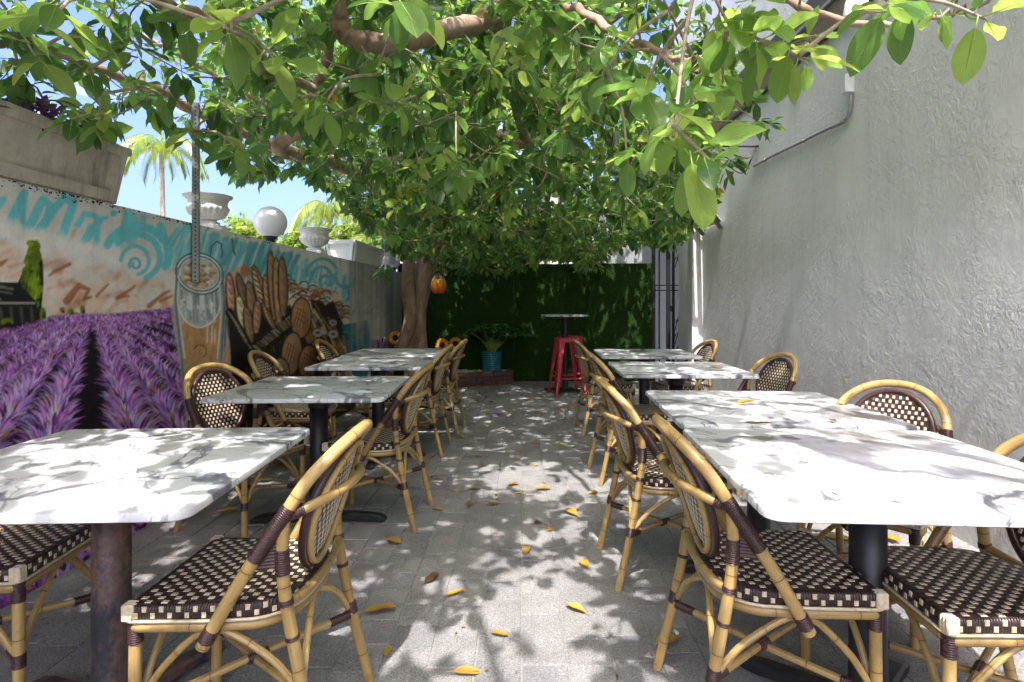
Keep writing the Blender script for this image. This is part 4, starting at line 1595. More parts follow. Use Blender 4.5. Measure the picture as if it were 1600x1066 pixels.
def make_top(S, r=0.045, th=0.022):
    mb = MB()
    levels = [(S / 2 - 0.004, 0.0), (S / 2, 0.003), (S / 2, th - 0.006), (S / 2 - 0.0018, th - 0.0018), (S / 2 - 0.006, th)]
    rings = []
    for (h_, z_) in levels:
        n0 = len(mb.v)
        for p_ in rounded_rect(h_, h_, r - (S / 2 - h_)):
            mb.v.append((p_[0], p_[1], 0.728 + z_))
        rings.append((n0, len(mb.v) - n0))
    for (a, N), (b, _) in zip(rings, rings[1:]):
        for k in range(N):
            k2 = (k + 1) % N
            mb.quad_uv((a + k, a + k2, b + k2, b + k))
    mb.quad_uv(tuple(range(rings[0][1] - 1, -1, -1)))
    mb.quad_uv(tuple(rings[-1][0] + k for k in range(rings[-1][1])))
    return mb


top_me = make_top(0.875).data('table_top', 'marble_top')
top_me.set_sharp_from_angle(angle=R(35))


def col_mesh(mat):
    mb = MB()
    mb.lathe([(0.055, 0.045), (0.051, 0.06), (0.049, 0.30), (0.0485, 0.71)], sides=28)
    return mb.data('column', mat)


def foot_mesh(mat):
    mb = MB()
    # one arm of the cross base along +x: tapered, turned down at the tip
    pr = [(0.0, 0.062, 0.040), (0.10, 0.058, 0.036), (0.22, 0.050, 0.032), (0.30, 0.044, 0.030), (0.345, 0.034, 0.030), (0.368, 0.018, 0.026)]
    for (x_, top, hw) in pr:
        lowz = 0.008 if x_ > 0.28 else 0.022
        mb.v += [(x_, -hw, lowz), (x_, hw, lowz), (x_, hw, top - 0.008), (x_, hw * 0.7, top), (x_, -hw * 0.7, top), (x_, -hw, top - 0.008)]
    for i in range(len(pr) - 1):
        for k in range(6):
            k2 = (k + 1) % 6
            mb.quad_uv((i * 6 + k, i * 6 + k2, i * 6 + 6 + k2, i * 6 + 6 + k))
    mb.quad_uv((5, 4, 3, 2, 1, 0))
    mb.quad_uv(tuple(len(mb.v) - 6 + k for k in range(6)))
    mb.cur = 0
    mb.tube([(0.34, 0, 0.0), (0.34, 0, 0.02)], 0.016, 12)
    return mb.data('base_foot', mat, False)


table_parts = {}
for mat in ('black_metal', 'rusty_metal'):
    table_parts[mat] = (col_mesh(mat), foot_mesh(mat))
under_me = MB().box((0, 0, 0.719), (0.46, 0.46, 0.016), 0, 0.003).data('mounting_plate', 'black_metal', False)
collar_me = MB().lathe([(0.056, 0.63), (0.058, 0.64), (0.058, 0.705), (0.07, 0.711)], sides=28).data('collar', 'black_metal')


def table(label, x, y, rz, base_rot, mat='black_metal', seed=0):
    t = thing('dining_table', label, 'table', (x, y, 0), rz, 'square marble pattern dining tables')
    link('table_top', top_me, t)
    link('mounting_plate', under_me, t)
    link('collar', collar_me, t)
    link('column', table_parts[mat][0], t)
    for k in range(4):
        f_ = link('base_foot', table_parts[mat][1], t, (0, 0, 0), (0, 0, base_rot + k * math.pi / 2))
    return t


TBL = dict(L1=(-1.185, 1.665), L2=(-1.12, 3.185), L3=(-1.13, 4.54), L4=(-1.17, 5.48), R1=(0.995, 1.655), R2=(1.06, 2.575), R3=(1.10, 4.10), R4=(1.15, 5.40))
table('near left marble table on a rusty column, dappled with sunlight', *TBL['L1'], R(2.5), R(-24), 'rusty_metal')
table('second marble table along the mural, in full shade', *TBL['L2'], R(2.0), 0)
table('third marble table along the mural, nearer one of the two pushed together', *TBL['L3'], R(1.2), R(3))
table('farthest marble table on the left, next to the tree and sunflowers', *TBL['L4'], R(1.0), 0)
table('near right marble table with a bold grey vein, brightly sunlit', *TBL['R1'], R(-3.6), R(48))
table('second right marble table, abutting the sunlit near one', *TBL['R2'], R(-3.0), 0)
table('third right marble table standing apart by the grey wall with two leaves on it', *TBL['R3'], R(-2.0), R(20))
table('farthest right marble table, closest to the iron gate', *TBL['R4'], R(-2.0), R(10))

# ------------------------------------------------------------------ bistro chair
def d_outline(grow=0.0, n=14):
    """seat outline, counter-clockwise, front corners square, back rounded"""
    f_, w_, b_ = 0.205 + grow, 0.212 + grow, 0.205 + grow
    r = 0.022
    pts = []
    for k in range(5):                            # front left corner
        a = R(0 + 90 * k / 4)
        pts.append((f_ - r + r * math.cos(a), w_ - r + r * math.sin(a)))
    pts.append((0.0, w_ - 0.004))
    for k in range(n + 1):
        a = R(90 + 180 * k / n)
        c, s = math.cos(a), math.sin(a)
        px = -0.06 + (b_ - 0.06) * math.copysign(abs(c) ** 0.8, c)
        py = (w_ - 0.010) * math.copysign(abs(s) ** 0.75, s)
        pts.append((px, py))
    pts.append((0.0, -(w_ - 0.004)))
    for k in range(5):
        a = R(270 + 90 * k / 4)
        pts.append((f_ - r + r * math.cos(a), -(w_ - r) + r * math.sin(a)))
    return pts


def inside(p, poly_):
    x, y = p
    c = False
    n = len(poly_)
    for i in range(n):
        x1, y1 = poly_[i]
        x2, y2 = poly_[(i + 1) % n]
        if (y1 > y) != (y2 > y) and x < (x2 - x1) * (y - y1) / (y2 - y1) + x1:
            c = not c
    return c


def block(mb, c, u, v, n, hu, hv, h):
    """raised strand tile: centre c, in-plane unit vectors u,v, normal n"""
    c, u, v, n = Vector(c), Vector(u), Vector(v), Vector(n)
    b = len(mb.v)
    for (su, sv) in ((-1, -1), (1, -1), (1, 1), (-1, 1)):
        mb.v.append(tuple(c + u * hu * su + v * hv * sv - n * 0.001))
    for (su, sv) in ((-1, -1), (1, -1), (1, 1), (-1, 1)):
        mb.v.append(tuple(c + u * hu * su * 0.72 + v * hv * sv * 0.85 + n * h))
    mb.quad_uv((b + 4, b + 5, b + 6, b + 7))
    for k in range(4):
        k2 = (k + 1) % 4
        mb.quad_uv((b + k, b + k2, b + 4 + k2, b + 4 + k))


def bind(par, pts, r):
    b_ = MB()
    coil(b_, pts, r)
    return b_.build('binding', 'brown_binding', par)


def make_chair():
    ch = thing('bistro_chair', '', 'chair')
    # --- seat
    out = d_outline()
    z0, z1 = 0.424, 0.462
    mb = MB()
    lv = [(-0.004, z0), (0.0, z0 + 0.006), (0.0, z1 - 0.010), (-0.004, z1 - 0.003), (-0.012, z1)]
    N = len(out)
    for (gw_, z_) in lv:
        for p_ in d_outline(gw_):
            mb.v.append((p_[0], p_[1], z_))
    for i in range(len(lv) - 1):
        for k in range(N):
            k2 = (k + 1) % N
            mb.quad_uv((i * N + k, i * N + k2, i * N + N + k2, i * N + N + k))
    mb.quad_uv(tuple(range(N - 1, -1, -1)))
    mb.quad_uv(tuple(len(mb.v) - N + k for k in range(N)))
    seat = mb.build('seat', 'brown_weave', ch)
    # strands
    mb = MB()
    inner = d_outline(-0.014)
    j = 0
    yv = -0.198
    while yv < 0.2:
        xv = -0.2 + (0.0208 if j % 2 else 0.0)
        while xv < 0.2:
            if inside((xv, yv), inner):
                block(mb, (xv, yv, z1), (1, 0, 0), (0, 1, 0), (0, 0, 1), 0.0088, 0.0064, 0.0016)
            xv += 0.0416
        yv += 0.0187
        j += 1
    loop = [Vector((p_[0], p_[1], 0)) for p_ in out] + [Vector((out[0][0], out[0][1], 0))]
    rs = resample(loop, 0.0208)
    for k, p_ in enumerate(rs[:-1]):
        q_ = rs[(k + 1) % (len(rs))]
        t_ = (q_ - p_)
        if t_.length < 1e-5:
            continue
        t_.normalize()
        n_ = Vector((t_.y, -t_.x, 0))
        zz = z1 - 0.011 if k % 2 else z0 + 0.012
        block(mb, p_ + Vector((0, 0, zz)) + n_ * 0.0003, t_, (0, 0, 1), n_, 0.0062, 0.0072, 0.0016)
    sw = mb.build('cane_strand', 'cream_weave', seat, smooth=False)
    sw['kind'] = 'stuff'
    for s in (1, -1):
        mb = MB()
        for k in range(3):
            mb.box((0.194, s * 0.2005, (z0 + z1) / 2 + 0.000), (0.032 - 0.0003 * k, 0.011 + 0.0, z1 - z0 + 0.004 + 0.0005 * k), 0, 0.004,
                   Matrix.Translation((0, s * (-0.0105 + 0.0105 * k) + s * 0.002, 0)))
        mb.build('corner_wrap', 'cream_weave', seat)
    mb = MB()
    mb.tube([Vector((p_[0], p_[1], z0 - 0.002)) for p_ in d_outline(0.0015)], 0.0042, 6, closed=True)
    mb.build('seat_edging', 'cream_weave', seat)
    # --- rail under the seat
    mb = MB()
    rail = [Vector((p_[0], p_[1], z0 - 0.020)) for p_ in d_outline(-0.012)]
    mb.tube(rail, 0.0145, 10, closed=True)
    mb.build('seat_rail', 'bamboo', ch)
    # --- legs
    for s in (1, -1):
        mb = MB()
        fl_ = [(0.188, s * 0.192, 0.415), (0.190, s * 0.193, 0.2), (0.193, s * 0.196, 0.0)]
        mb.tube(crom(fl_, 4), 0.0150, 12)
        lg = mb.build('leg', 'bamboo', ch)
        bind(lg, [(0.188, s * 0.192, 0.36), (0.188, s * 0.192, 0.420)], 0.0165)
        bind(lg, [(0.190, s * 0.193, 0.175), (0.190, s * 0.193, 0.215)], 0.0165)
        bind(lg, [(0.188, s * 0.190, 0.404), (0.145, s * 0.196, 0.404)], 0.0162)
        mb = MB()
        rl = crom([(-0.186, s * 0.203, 0.665), (-0.181, s * 0.204, 0.58), (-0.190, s * 0.203, 0.47), (-0.212, s * 0.200, 0.34), (-0.245, s * 0.203, 0.18), (-0.288, s * 0.210, 0.0)], 5)
        mb.tube(rl, 0.0155, 12)
        lg = mb.build('leg', 'bamboo', ch)
        for (za, zb) in ((0.22, 0.262), (0.37, 0.386), (0.455, 0.475), (0.53, 0.60)):
            sg = [p_ for p_ in resample(rl, 0.004) if za <= p_.z <= zb]
            if len(sg) > 2:
                bind(lg, sg, 0.0170)
    # --- hoop
    half = [(0.006, 0.222, 0.365), (-0.045, 0.222, 0.455), (-0.105, 0.219, 0.555), (-0.182, 0.211, 0.672), (-0.240, 0.190, 0.762), (-0.290, 0.135, 0.820), (-0.318, 0.068, 0.848), (-0.326, 0, 0.855)]
    hoop = crom([(a, -b, c) for a, b, c in half] + half[-2::-1], 6)
    mb = MB()
    mb.tube(hoop, 0.0165, 12)
    hp = mb.build('back_hoop', 'bamboo', ch)
    fine = resample(hoop, 0.004)
    b_ = MB()
    for s in (1, -1):
        side = [p_ for p_ in fine if p_.y * s > 0]
        for (za, zb) in ((0.575, 0.705), (0.378, 0.412)):
            sg = [p_ for p_ in side if za <= p_.z <= zb]
            if s > 0:
                sg = sg[::-1]
            bind(hp, sg, 0.0180)
    for s in (1, -1):        # wound web between hoop and leg
        b_ = MB()
        for k in range(12):
            z_ = 0.555 + k * 0.0085
            hx_ = min(fine, key=lambda p_: abs(p_.z - z_) + (0 if p_.y * s > 0 else 9))
            lx = -0.182
            b_.tube([(hx_.x + 0.012, s * 0.217, z_ - 0.002), (lx - 0.012, s * 0.205, z_ + 0.003)], 0.0052 + 0.012 * 0.0, 6)
            b_.tube([(hx_.x + 0.010, s * 0.207, z_ - 0.002), (lx - 0.010, s * 0.197, z_ + 0.003)], 0.0052, 6)
        b_.build('binding_web', 'brown_binding', hp)
    # --- rails behind the back panel
    mb = MB()
    bw = crom([(-0.188, -0.205, 0.678), (-0.245, -0.175, 0.695), (-0.292, -0.09, 0.708), (-0.305, 0, 0.712), (-0.292, 0.09, 0.708), (-0.245, 0.175, 0.695), (-0.188, 0.205, 0.678)], 6)
    mb.tube(bw, 0.0130, 10)
    rb = mb.build('back_rail', 'bamboo', ch)
    b_ = MB()
    f2 = resample(bw, 0.004)
    bind(rb, f2[:12], 0.0150)
    bind(rb, f2[-12:], 0.0150)
    mb = MB()
    mb.tube(crom([(-0.193, -0.20, 0.462), (-0.207, -0.12, 0.452), (-0.212, 0, 0.449), (-0.207, 0.12, 0.452), (-0.193, 0.20, 0.462)], 6), 0.0125, 10)
    mb.build('lower_back_rail', 'bamboo', ch)
    # --- woven back panel
    e1 = Vector((-0.112, 0, 0.340)).normalized()        # up along the panel
    cen = Vector((-0.243, 0, 0.652))
    nrm = Vector((e1.z, 0, -e1.x)).normalized()        # forward

    def PP(u_, w_, off=0.0):          # u across, w up
        return cen + Vector((0, u_, 0)) + e1 * w_ + nrm * (off + 0.75 * u_ * u_)
    hw, hh = 0.150, 0.176

    def oval(gw_, off, n=32):
        pts = []
        for k in range(n):
            a = 2 * math.pi * k / n
            w_ = (hh + gw_) * math.sin(a)
            u_ = (hw + gw_) * math.cos(a) * (1.0 - 0.12 * max(0, -math.sin(a)))
            pts.append(PP(u_, w_, off))
        return pts
    mb = MB()
    ctr = PP(0, 0, 0.003)
    o1, o2 = oval(0.004, 0.003), oval(0.004, -0.004)
    rings_n = 4
    for sgn, offv in ((1, 0.003), (-1, -0.004)):
        b0 = len(mb.v)
        mb.v.append(tuple(PP(0, 0, offv)))
        for r_ in range(1, rings_n + 1):
            for k in range(32):
                a = 2 * math.pi * k / 32
                f_ = r_ / rings_n
                mb.v.append(tuple(PP((hw + .004) * math.cos(a) * (1.0 - 0.12 * max(0, -math.sin(a))) * f_, (hh + .004) * math.sin(a) * f_, offv)))
        for k in range(32):
            k2 = (k + 1) % 32
            tri = (b0, b0 + 1 + k, b0 + 1 + k2)
            mb.quad_uv(tri if sgn > 0 else tri[::-1])
            for r_ in range(rings_n - 1):
                a0 = b0 + 1 + r_ * 32
                qd = (a0 + k, a0 + 32 + k, a0 + 32 + k2, a0 + k2)
                mb.quad_uv(qd if sgn > 0 else qd[::-1])
    bp = mb.build('backrest', 'brown_weave', ch)
    mb = MB()
    j = 0
    w_ = -hh + 0.012
    while w_ < hh - 0.006:
        u_ = -hw + (0.0125 if j % 2 else 0.0)
        while u_ < hw:
            wf_ = (1.0 - 0.12 * max(0, -w_ / hh))
            if (u_ / (hw * wf_)) ** 2 + (w_ / hh) ** 2 < 0.90:
                for off, sg in ((0.0035, 1), (-0.0045, -1)):
                    block(mb, PP(u_, w_, off), (0, 1, 0), e1, nrm * sg, 0.0056, 0.0068, 0.0014)
            u_ += 0.025
        w_ += 0.0200
        j += 1
    sw = mb.build('cane_strand', 'cream_weave', bp, smooth=False)
    sw['kind'] = 'stuff'
    mb = MB()
    mb.tube(oval(0.008, 0.0), 0.0115, 10, closed=True)
    mb.build('backrest_frame', 'brown_binding', bp)
    mb = MB()
    mb.tube(oval(-0.006, -0.0130), 0.0095, 8, closed=True)
    mb.build('backrest_ring', 'bamboo', bp)
    # --- braces
    def arch(a, b, top, r_=0.0092):
        a, b, top = Vector(a), Vector(b), Vector(top)
        pts = [a, a.lerp(top, 0.38) + Vector((0, 0, 0.030)), top, b.lerp(top, 0.38) + Vector((0, 0, 0.030)), b]
        m_ = MB()
        m_.tube(crom(pts, 5), r_, 8)
        m_.build('brace', 'bamboo', ch)
    for s in (1, -1):
        arch((0.182, s * 0.188, 0.205), (-0.225, s * 0.200, 0.245), (0.0, s * 0.188, 0.392))
    arch((0.185, 0.180, 0.205), (0.185, -0.180, 0.205), (0.180, 0, 0.392))
    arch((-0.225, 0.190, 0.245), (-0.225, -0.190, 0.245), (-0.190, 0, 0.392))
    for s in (1, -1):
        m_ = MB()
        a, b = Vector((0.185, s * 0.186, 0.190)), Vector((-0.238, -s * 0.196, 0.225))
        m_.tube([a, a.lerp(b, 0.5) + Vector((0, 0, 0.004 * s)), b], 0.0105, 8)
        st_ = m_.build('stretcher', 'bamboo', ch)
        bind(st_, [a.lerp(b, 0.02), a.lerp(b, 0.13)], 0.0122)
        bind(st_, [a.lerp(b, 0.87), a.lerp(b, 0.98)], 0.0122)
        if s > 0:
            bind(st_, [a.lerp(b, 0.45), a.lerp(b, 0.55)], 0.0135)
    return ch


chair0 = make_chair()
CH = [  # x, y, facing (deg), label, group
    (-0.772, 1.625, 180, 'near left bistro chair on the aisle, tucked at the rusty-column table', 'aisle'),
    (-0.840, 3.260, 177, 'bistro chair on the aisle at the second table along the mural', 'aisle'),
    (-0.910, 4.780, 177, 'aisle bistro chair at the third table on the left', 'aisle'),
    (-0.860, 5.530, 177, 'aisle bistro chair at the farthest left table, in front of the teal pot', 'aisle'),
    (-1.630, 1.800, 6, 'bistro chair against the lavender, mostly hidden by the near left table', 'wall'),
    (-1.475, 3.120, -24, 'bistro chair below the painted coffee glass with its woven back facing out', 'wall'),
    (-1.600, 4.150, 2, 'bistro chair below the painted bread basket at the third table', 'wall'),
    (-1.600, 5.450, 0, 'far bistro chair in front of the painted pastries', 'wall'),
    (0.730, 1.685, -1, 'near right bistro chair on the aisle at the sunlit table', 'aisle'),
    (0.680, 2.640, 3, 'bistro chair on the aisle at the second right table, behind the near one', 'aisle'),
    (0.795, 4.050, 4, 'aisle bistro chair with a yellow leaf on its seat at the third right table', 'aisle'),
    (0.825, 5.500, 6, 'farthest aisle bistro chair on the right, beside the red stools', 'aisle'),
    (1.215, 1.560, 178, 'bistro chair by the grey wall with its seat beside the black column', 'rwall'),
    (1.390, 2.290, 222, 'bistro chair turned outwards between the second right table and the grey wall', 'rwall'),
    (1.500, 3.870, 196, 'bistro chair against the grey wall at the third right table', 'rwall'),
    (1.480, 5.370, 190, 'farthest bistro chair against the grey wall near the white pilaster', 'rwall'),
]
GRP = {'aisle': 'woven bistro chairs along the aisle', 'wall': 'woven bistro chairs against the mural wall', 'rwall': 'woven bistro chairs against the grey wall'}
for i, (x_, y_, a_, lab, gr) in enumerate(CH):
    o = chair0 if i == 0 else dup(chair0)
    o.location = (x_, y_, 0)
    o.rotation_euler = (0, 0, R(a_))
    o['label'] = lab
    o['group'] = GRP[gr]

# ------------------------------------------------------------------ bar table and red stools
bt_ = thing('bar_table', 'tall bar table with a thin speckled top in front of the turf fence', 'table', (0.60, 7.93, 0))
mb = MB()
mb.lathe([(0.325, 1.035), (0.335, 1.042), (0.335, 1.058), (0.325, 1.062)], sides=48)
mb.build('table_top', 'marble_top', bt_)
mb = MB()
mb.lathe([(0.05, 0.03), (0.038, 0.06), (0.038, 1.02), (0.12, 1.034)], sides=20)
mb.build('column', 'black_metal', bt_)
for k in range(4):
    link('base_foot', table_parts['black_metal'][1], bt_, (0, 0, 0), (0, 0, R(45 + 20 + 90 * k))).scale = (0.85, 0.8, 0.9)


def make_stool():
    t = thing('red_stool', '', 'stool')
    mb = MB()
    for (h_, z_) in ((0.152, 0.705), (0.156, 0.735), (0.150, 0.752), (0.138, 0.757)):
        for p_ in rounded_rect(h_, h_, 0.05, 5):
            mb.v.append((p_[0], p_[1], z_))
    N = len(rounded_rect(0.1, 0.1, 0.05, 5))
    for i in range(3):
        for k in range(N):
            mb.quad_uv((i * N + k, i * N + (k + 1) % N, i * N + N + (k + 1) % N, i * N + N + k))
    mb.quad_uv(tuple(3 * N + k for k in range(N)))
    mb.quad_uv(tuple(range(N - 1, -1, -1)))
    mb.build('seat', 'red_metal', t)
    for (sx, sy) in ((1, 1), (-1, 1), (-1, -1), (1, -1)):
        mb = MB()
        # folded sheet leg, tapering downwards, splayed
        for (z_, r_, w_) in ((0.715, 0.140, 0.075), (0.40, 0.172, 0.048), (0.0, 0.212, 0.026)):
            c_ = (sx * r_, sy * r_)
            mb.v += [(c_[0], c_[1] - sy * w_, z_), (c_[0], c_[1], z_), (c_[0] - sx * w_, c_[1], z_),
                     (c_[0] - sx * w_, c_[1] - sy * 0.004, z_), (c_[0] - sx * 0.004, c_[1] - sy * 0.004, z_), (c_[0] - sx * 0.004, c_[1] - sy * w_, z_)]
        for i in range(2):
            for k in range(6):
                k2 = (k + 1) % 6
                mb.quad_uv((i * 6 + k, i * 6 + k2, i * 6 + 6 + k2, i * 6 + 6 + k))
        mb.build('leg', 'red_metal', t, smooth=False)
    for k, z_ in enumerate((0.235, 0.305, 0.235, 0.305)):
        a = R(90 * k)
        r_ = 0.185 - (z_ - 0.235) * 0.12
        mb = MB()
        mb.box((0, 0, z_), (2 * r_ - 0.03, 0.006, 0.020), 0, 0.002, Matrix.Rotation(a, 4, 'Z') @ Matrix.Translation((0, r_ - 0.008, 0)))
        mb.build('footrest', 'red_metal', t, smooth=False)
    return t


st0 = make_stool()
st0.location = (0.605, 7.66, 0)
st0.rotation_euler = (0, 0, R(12))
tag(st0, 'red metal stool in front of the tall bar table', None, 'red metal bar stools')
st1 = dup(st0)
st1.location = (0.70, 8.22, 0)
st1.rotation_euler = (0, 0, R(4))
st1['label'] = 'red metal stool behind the bar table, nearest the turf fence'

# ------------------------------------------------------------------ planting bed
bed = thing('planting_bed', 'low planting bed edged with three courses of red brick', 'planting bed', (-1.0, 8.6, 0))
P0, P1 = Vector((-1.86, 8.02, 0)), Vector((-0.22, 8.62, 0))
P2, P3 = Vector((-0.13, 8.74, 0)), Vector((-0.13, 8.985, 0))
org = Vector((-1.0, 8.6, 0))
brick_cache = {}


def lay(a, b, zc, off, bl=0.19, bh=0.060, bd=0.09, gap=0.008):
    L = (b - a).length
    d_ = (b - a).normalized()
    ang = math.atan2(d_.y, d_.x)
    s = -off
    while s < L - 0.02:
        s0, s1 = max(0, s), min(L, s + bl)
        if s1 - s0 > 0.03:
            key = round(s1 - s0, 3)
            if key not in brick_cache:
                brick_cache[key] = MB().box((0, 0, 0), (s1 - s0, bd, bh), 0, 0.005).data('brick', 'brick_clay', False)
            c_ = a + d_ * (s0 + s1) / 2
            nrm_ = Vector((-d_.y, d_.x, 0))
            o = link('brick', brick_cache[key], bed, c_ + nrm_ * (bd / 2) - org + Vector((random.uniform(-.003, .003), random.uniform(-.004, .004), zc)),
                     (0, 0, ang + random.uniform(-.02, .02)))
        s += bl + gap


for c_ in range(3):
    lay(P0, P1, 0.032 + c_ * 0.068, (0.0, 0.1, 0.04)[c_])
    lay(P1, P2, 0.032 + c_ * 0.068, 0.0, 0.13)
    lay(P2, P3, 0.032 + c_ * 0.068, (0.0, 0.08, 0.0)[c_])
mb = MB()
mb.prism([((p_ - org).x, (p_ - org).y) for p_ in (P0 + Vector((.02, .03, 0)), P1 + Vector((-.02, .03, 0)), P2 + Vector((-.03, 0, 0)), P3 + Vector((-.03, 0, 0)), Vector((-1.9, 8.985, 0)))], 0.0, 0.165)
mb.build('mortar_bed', 'mortar', bed, smooth=False)
gr = MB()
tn_ = []
for k in range(1500):
    u_, v_ = random.random(), random.random()
    x_ = -1.80 + 1.62 * u_
    yf = 8.02 + (x_ + 1.86) * 0.366 + 0.11
    y_ = yf + v_ * (8.97 - yf)
    s = random.uniform(0.010, 0.024)
    n0 = len(gr.v)
    q = Vector((x_, y_, 0.168 + random.uniform(0, 0.018))) - org
    for (a, b, c) in ((1, 0, 0), (0, 1, 0), (-1, 0, 0), (0, -1, 0), (0, 0, .7), (0, 0, -.5)):
        gr.v.append((q.x + a * s * random.uniform(.7, 1), q.y + b * s * random.uniform(.7, 1), q.z + c * s))
        tn_.append(0)
    t_ = random.random()
    for k2 in range(6):
        tn_[-1 - k2] = t_
    for k2 in range(4):
        gr.quad_uv((n0 + k2, n0 + (k2 + 1) % 4, n0 + 4))
        gr.quad_uv((n0 + (k2 + 1) % 4, n0 + k2, n0 + 5))
o = gr.build('gravel', 'white_gravel', bed, smooth=False, tint=tn_)
o['kind'] = 'stuff'

# leaf shapes -------------------------------------------------------
def leaf_blade(mb, tints, M, L, Wd, tint, rowsn=5, fold=0.18, droop=0.18, petiole=0.0, curl=0.0):
    """one blade along +x of M: pointed ellipse, folded on the midrib, bending down"""
    prof = [0.0] + [(k / (rowsn + 1)) for k in range(1, rowsn + 1)] + [1.0]
    b = len(mb.v)
    rows_ = []
    for t_ in prof:
        wd = Wd * 0.56 * (math.sin(math.pi * min(1, t_ ** 1.05)) ** 0.62 if 0 < t_ < 1 else 0.0)
        x_ = petiole + L * t_
        z_ = -droop * L * t_ * t_
        if wd == 0:
            rows_.append([len(mb.v)])
            mb.v.append(tuple(M @ Vector((x_, 0, z_))))
        else:
            rows_.append([len(mb.v), len(mb.v) + 1, len(mb.v) + 2])
            wob = curl * math.sin(9 * t_) * wd
            mb.v.append(tuple(M @ Vector((x_, wd, z_ + fold * wd + wob))))
            mb.v.append(tuple(M @ Vector((x_, 0, z_))))
            mb.v.append(tuple(M @ Vector((x_, -wd, z_ + fold * wd - wob))))
        tints += [tint] * (len(mb.v) - len(tints))
    def uvr(i, j):
        if len(rows_[i]) == 1:
            return (0.0, prof[i])
        return ((1.0, 0.0, -1.0)[j], prof[i])
    for i in range(len(rows_) - 1):
        a, c = rows_[i], rows_[i + 1]
        if len(a) == 1:
            mb.quad_uv((a[0], c[1], c[0]), [uvr(i, 0), uvr(i + 1, 1), uvr(i + 1, 0)])
            mb.quad_uv((a[0], c[2], c[1]), [uvr(i, 0), uvr(i + 1, 2), uvr(i + 1, 1)])
        elif len(c) == 1:
            mb.quad_uv((a[0], a[1], c[0]), [uvr(i, 0), uvr(i, 1), uvr(i + 1, 0)])
            mb.quad_uv((a[1], a[2], c[0]), [uvr(i, 1), uvr(i, 2), uvr(i + 1, 0)])
        else:
            mb.quad_uv((a[0], a[1], c[1], c[0]), [uvr(i, 0), uvr(i, 1), uvr(i + 1, 1), uvr(i + 1, 0)])
            mb.quad_uv((a[1], a[2], c[2], c[1]), [uvr(i, 1), uvr(i, 2), uvr(i + 1, 2), uvr(i + 1, 1)])


def aim(p, d, roll=0.0, up=Vector((0, 0, 1))):
    d = Vector(d).normalized()
    if abs(d.dot(up)) > 0.98:
        up = Vector((1, 0, 0))
    y_ = up.cross(d).normalized()
    z_ = d.cross(y_)
    M = Matrix((( d.x, y_.x, z_.x, p[0]), (d.y, y_.y, z_.y, p[1]), (d.z, y_.z, z_.z, p[2]), (0, 0, 0, 1)))
    return M @ Matrix.Rotation(roll, 4, 'X')


# potted plant -------------------------------------------------------
pot = thing('teal_pot', 'ribbed teal ceramic pot standing on the brick bed', 'pot', (-0.455, 8.79, 0.178))
mb = MB()
mb.lathe([(0.135, 0.0), (0.146, 0.01), (0.152, 0.15), (0.163, 0.295), (0.165, 0.31), (0.152, 0.31), (0.148, 0.27)], sides=40)
mb.build('pot_body', 'teal_glaze', pot)
MB().lathe([(0.145, 0.26), (0.146, 0.28), (0.02, 0.285)], sides=24).build('soil', 'soil', pot)
pr_ = random.Random(4)


def arch_plant(name, label, cat, loc, stems, hgt, spread, leafL, mat, stem_mat='green_stem', seed=1, pair=16):
    t = thing(name, label, cat, loc)
    rr = random.Random(seed)
    lm, tt = MB(), []
    for k in range(stems):
        an = 2 * math.pi * k / stems + rr.uniform(-.3, .3)
        sp_ = spread * rr.uniform(0.5, 1.0)
        h_ = hgt * rr.uniform(0.65, 1.05)
        dx, dy = math.cos(an), math.sin(an)
        pts = crom([(0.03 * dx, 0.03 * dy, 0), (sp_ * .30 * dx, sp_ * .30 * dy, h_ * .6), (sp_ * .65 * dx, sp_ * .65 * dy, h_), (sp_ * dx, sp_ * dy, h_ * 0.86)], 6)
        sm = MB()
        sm.tube(pts, [0.007 * (1 - 0.7 * i / len(pts)) for i in range(len(pts))], 6)
        sm.build('stem', stem_mat, t)
        fine_ = resample(pts, 0.7 * (h_ + sp_) / pair)
        for i, p_ in enumerate(fine_[1:]):
            if i < len(fine_) * 0.22:
                continue
            tg = (fine_[min(i + 2, len(fine_) - 1)] - fine_[i]).normalized()
            sd = tg.cross(Vector((0, 0, 1)))
            sd = sd.normalized() if sd.length > 1e-3 else Vector((1, 0, 0))
            for s in (1, -1):
                d_ = (sd * s * 0.9 + tg * 0.6 + Vector((0, 0, rr.uniform(-.15, .4)))).normalized()
                leaf_blade(lm, tt, aim(p_, d_, rr.uniform(-.4, .4)), leafL * rr.uniform(.8, 1.2), leafL * 0.42, rr.random(), 2)
    o = lm.build('foliage', mat, t, tint=tt, sharp=False)
    o['kind'] = 'stuff'
    return t


arch_plant('potted_plant', 'dark glossy leafy plant with arching stems in the teal pot', 'plant', (-0.455, 8.79, 0.46), 34, 0.42, 0.66, 0.105, 'pot_leaf', 'green_stem', 2, 17)


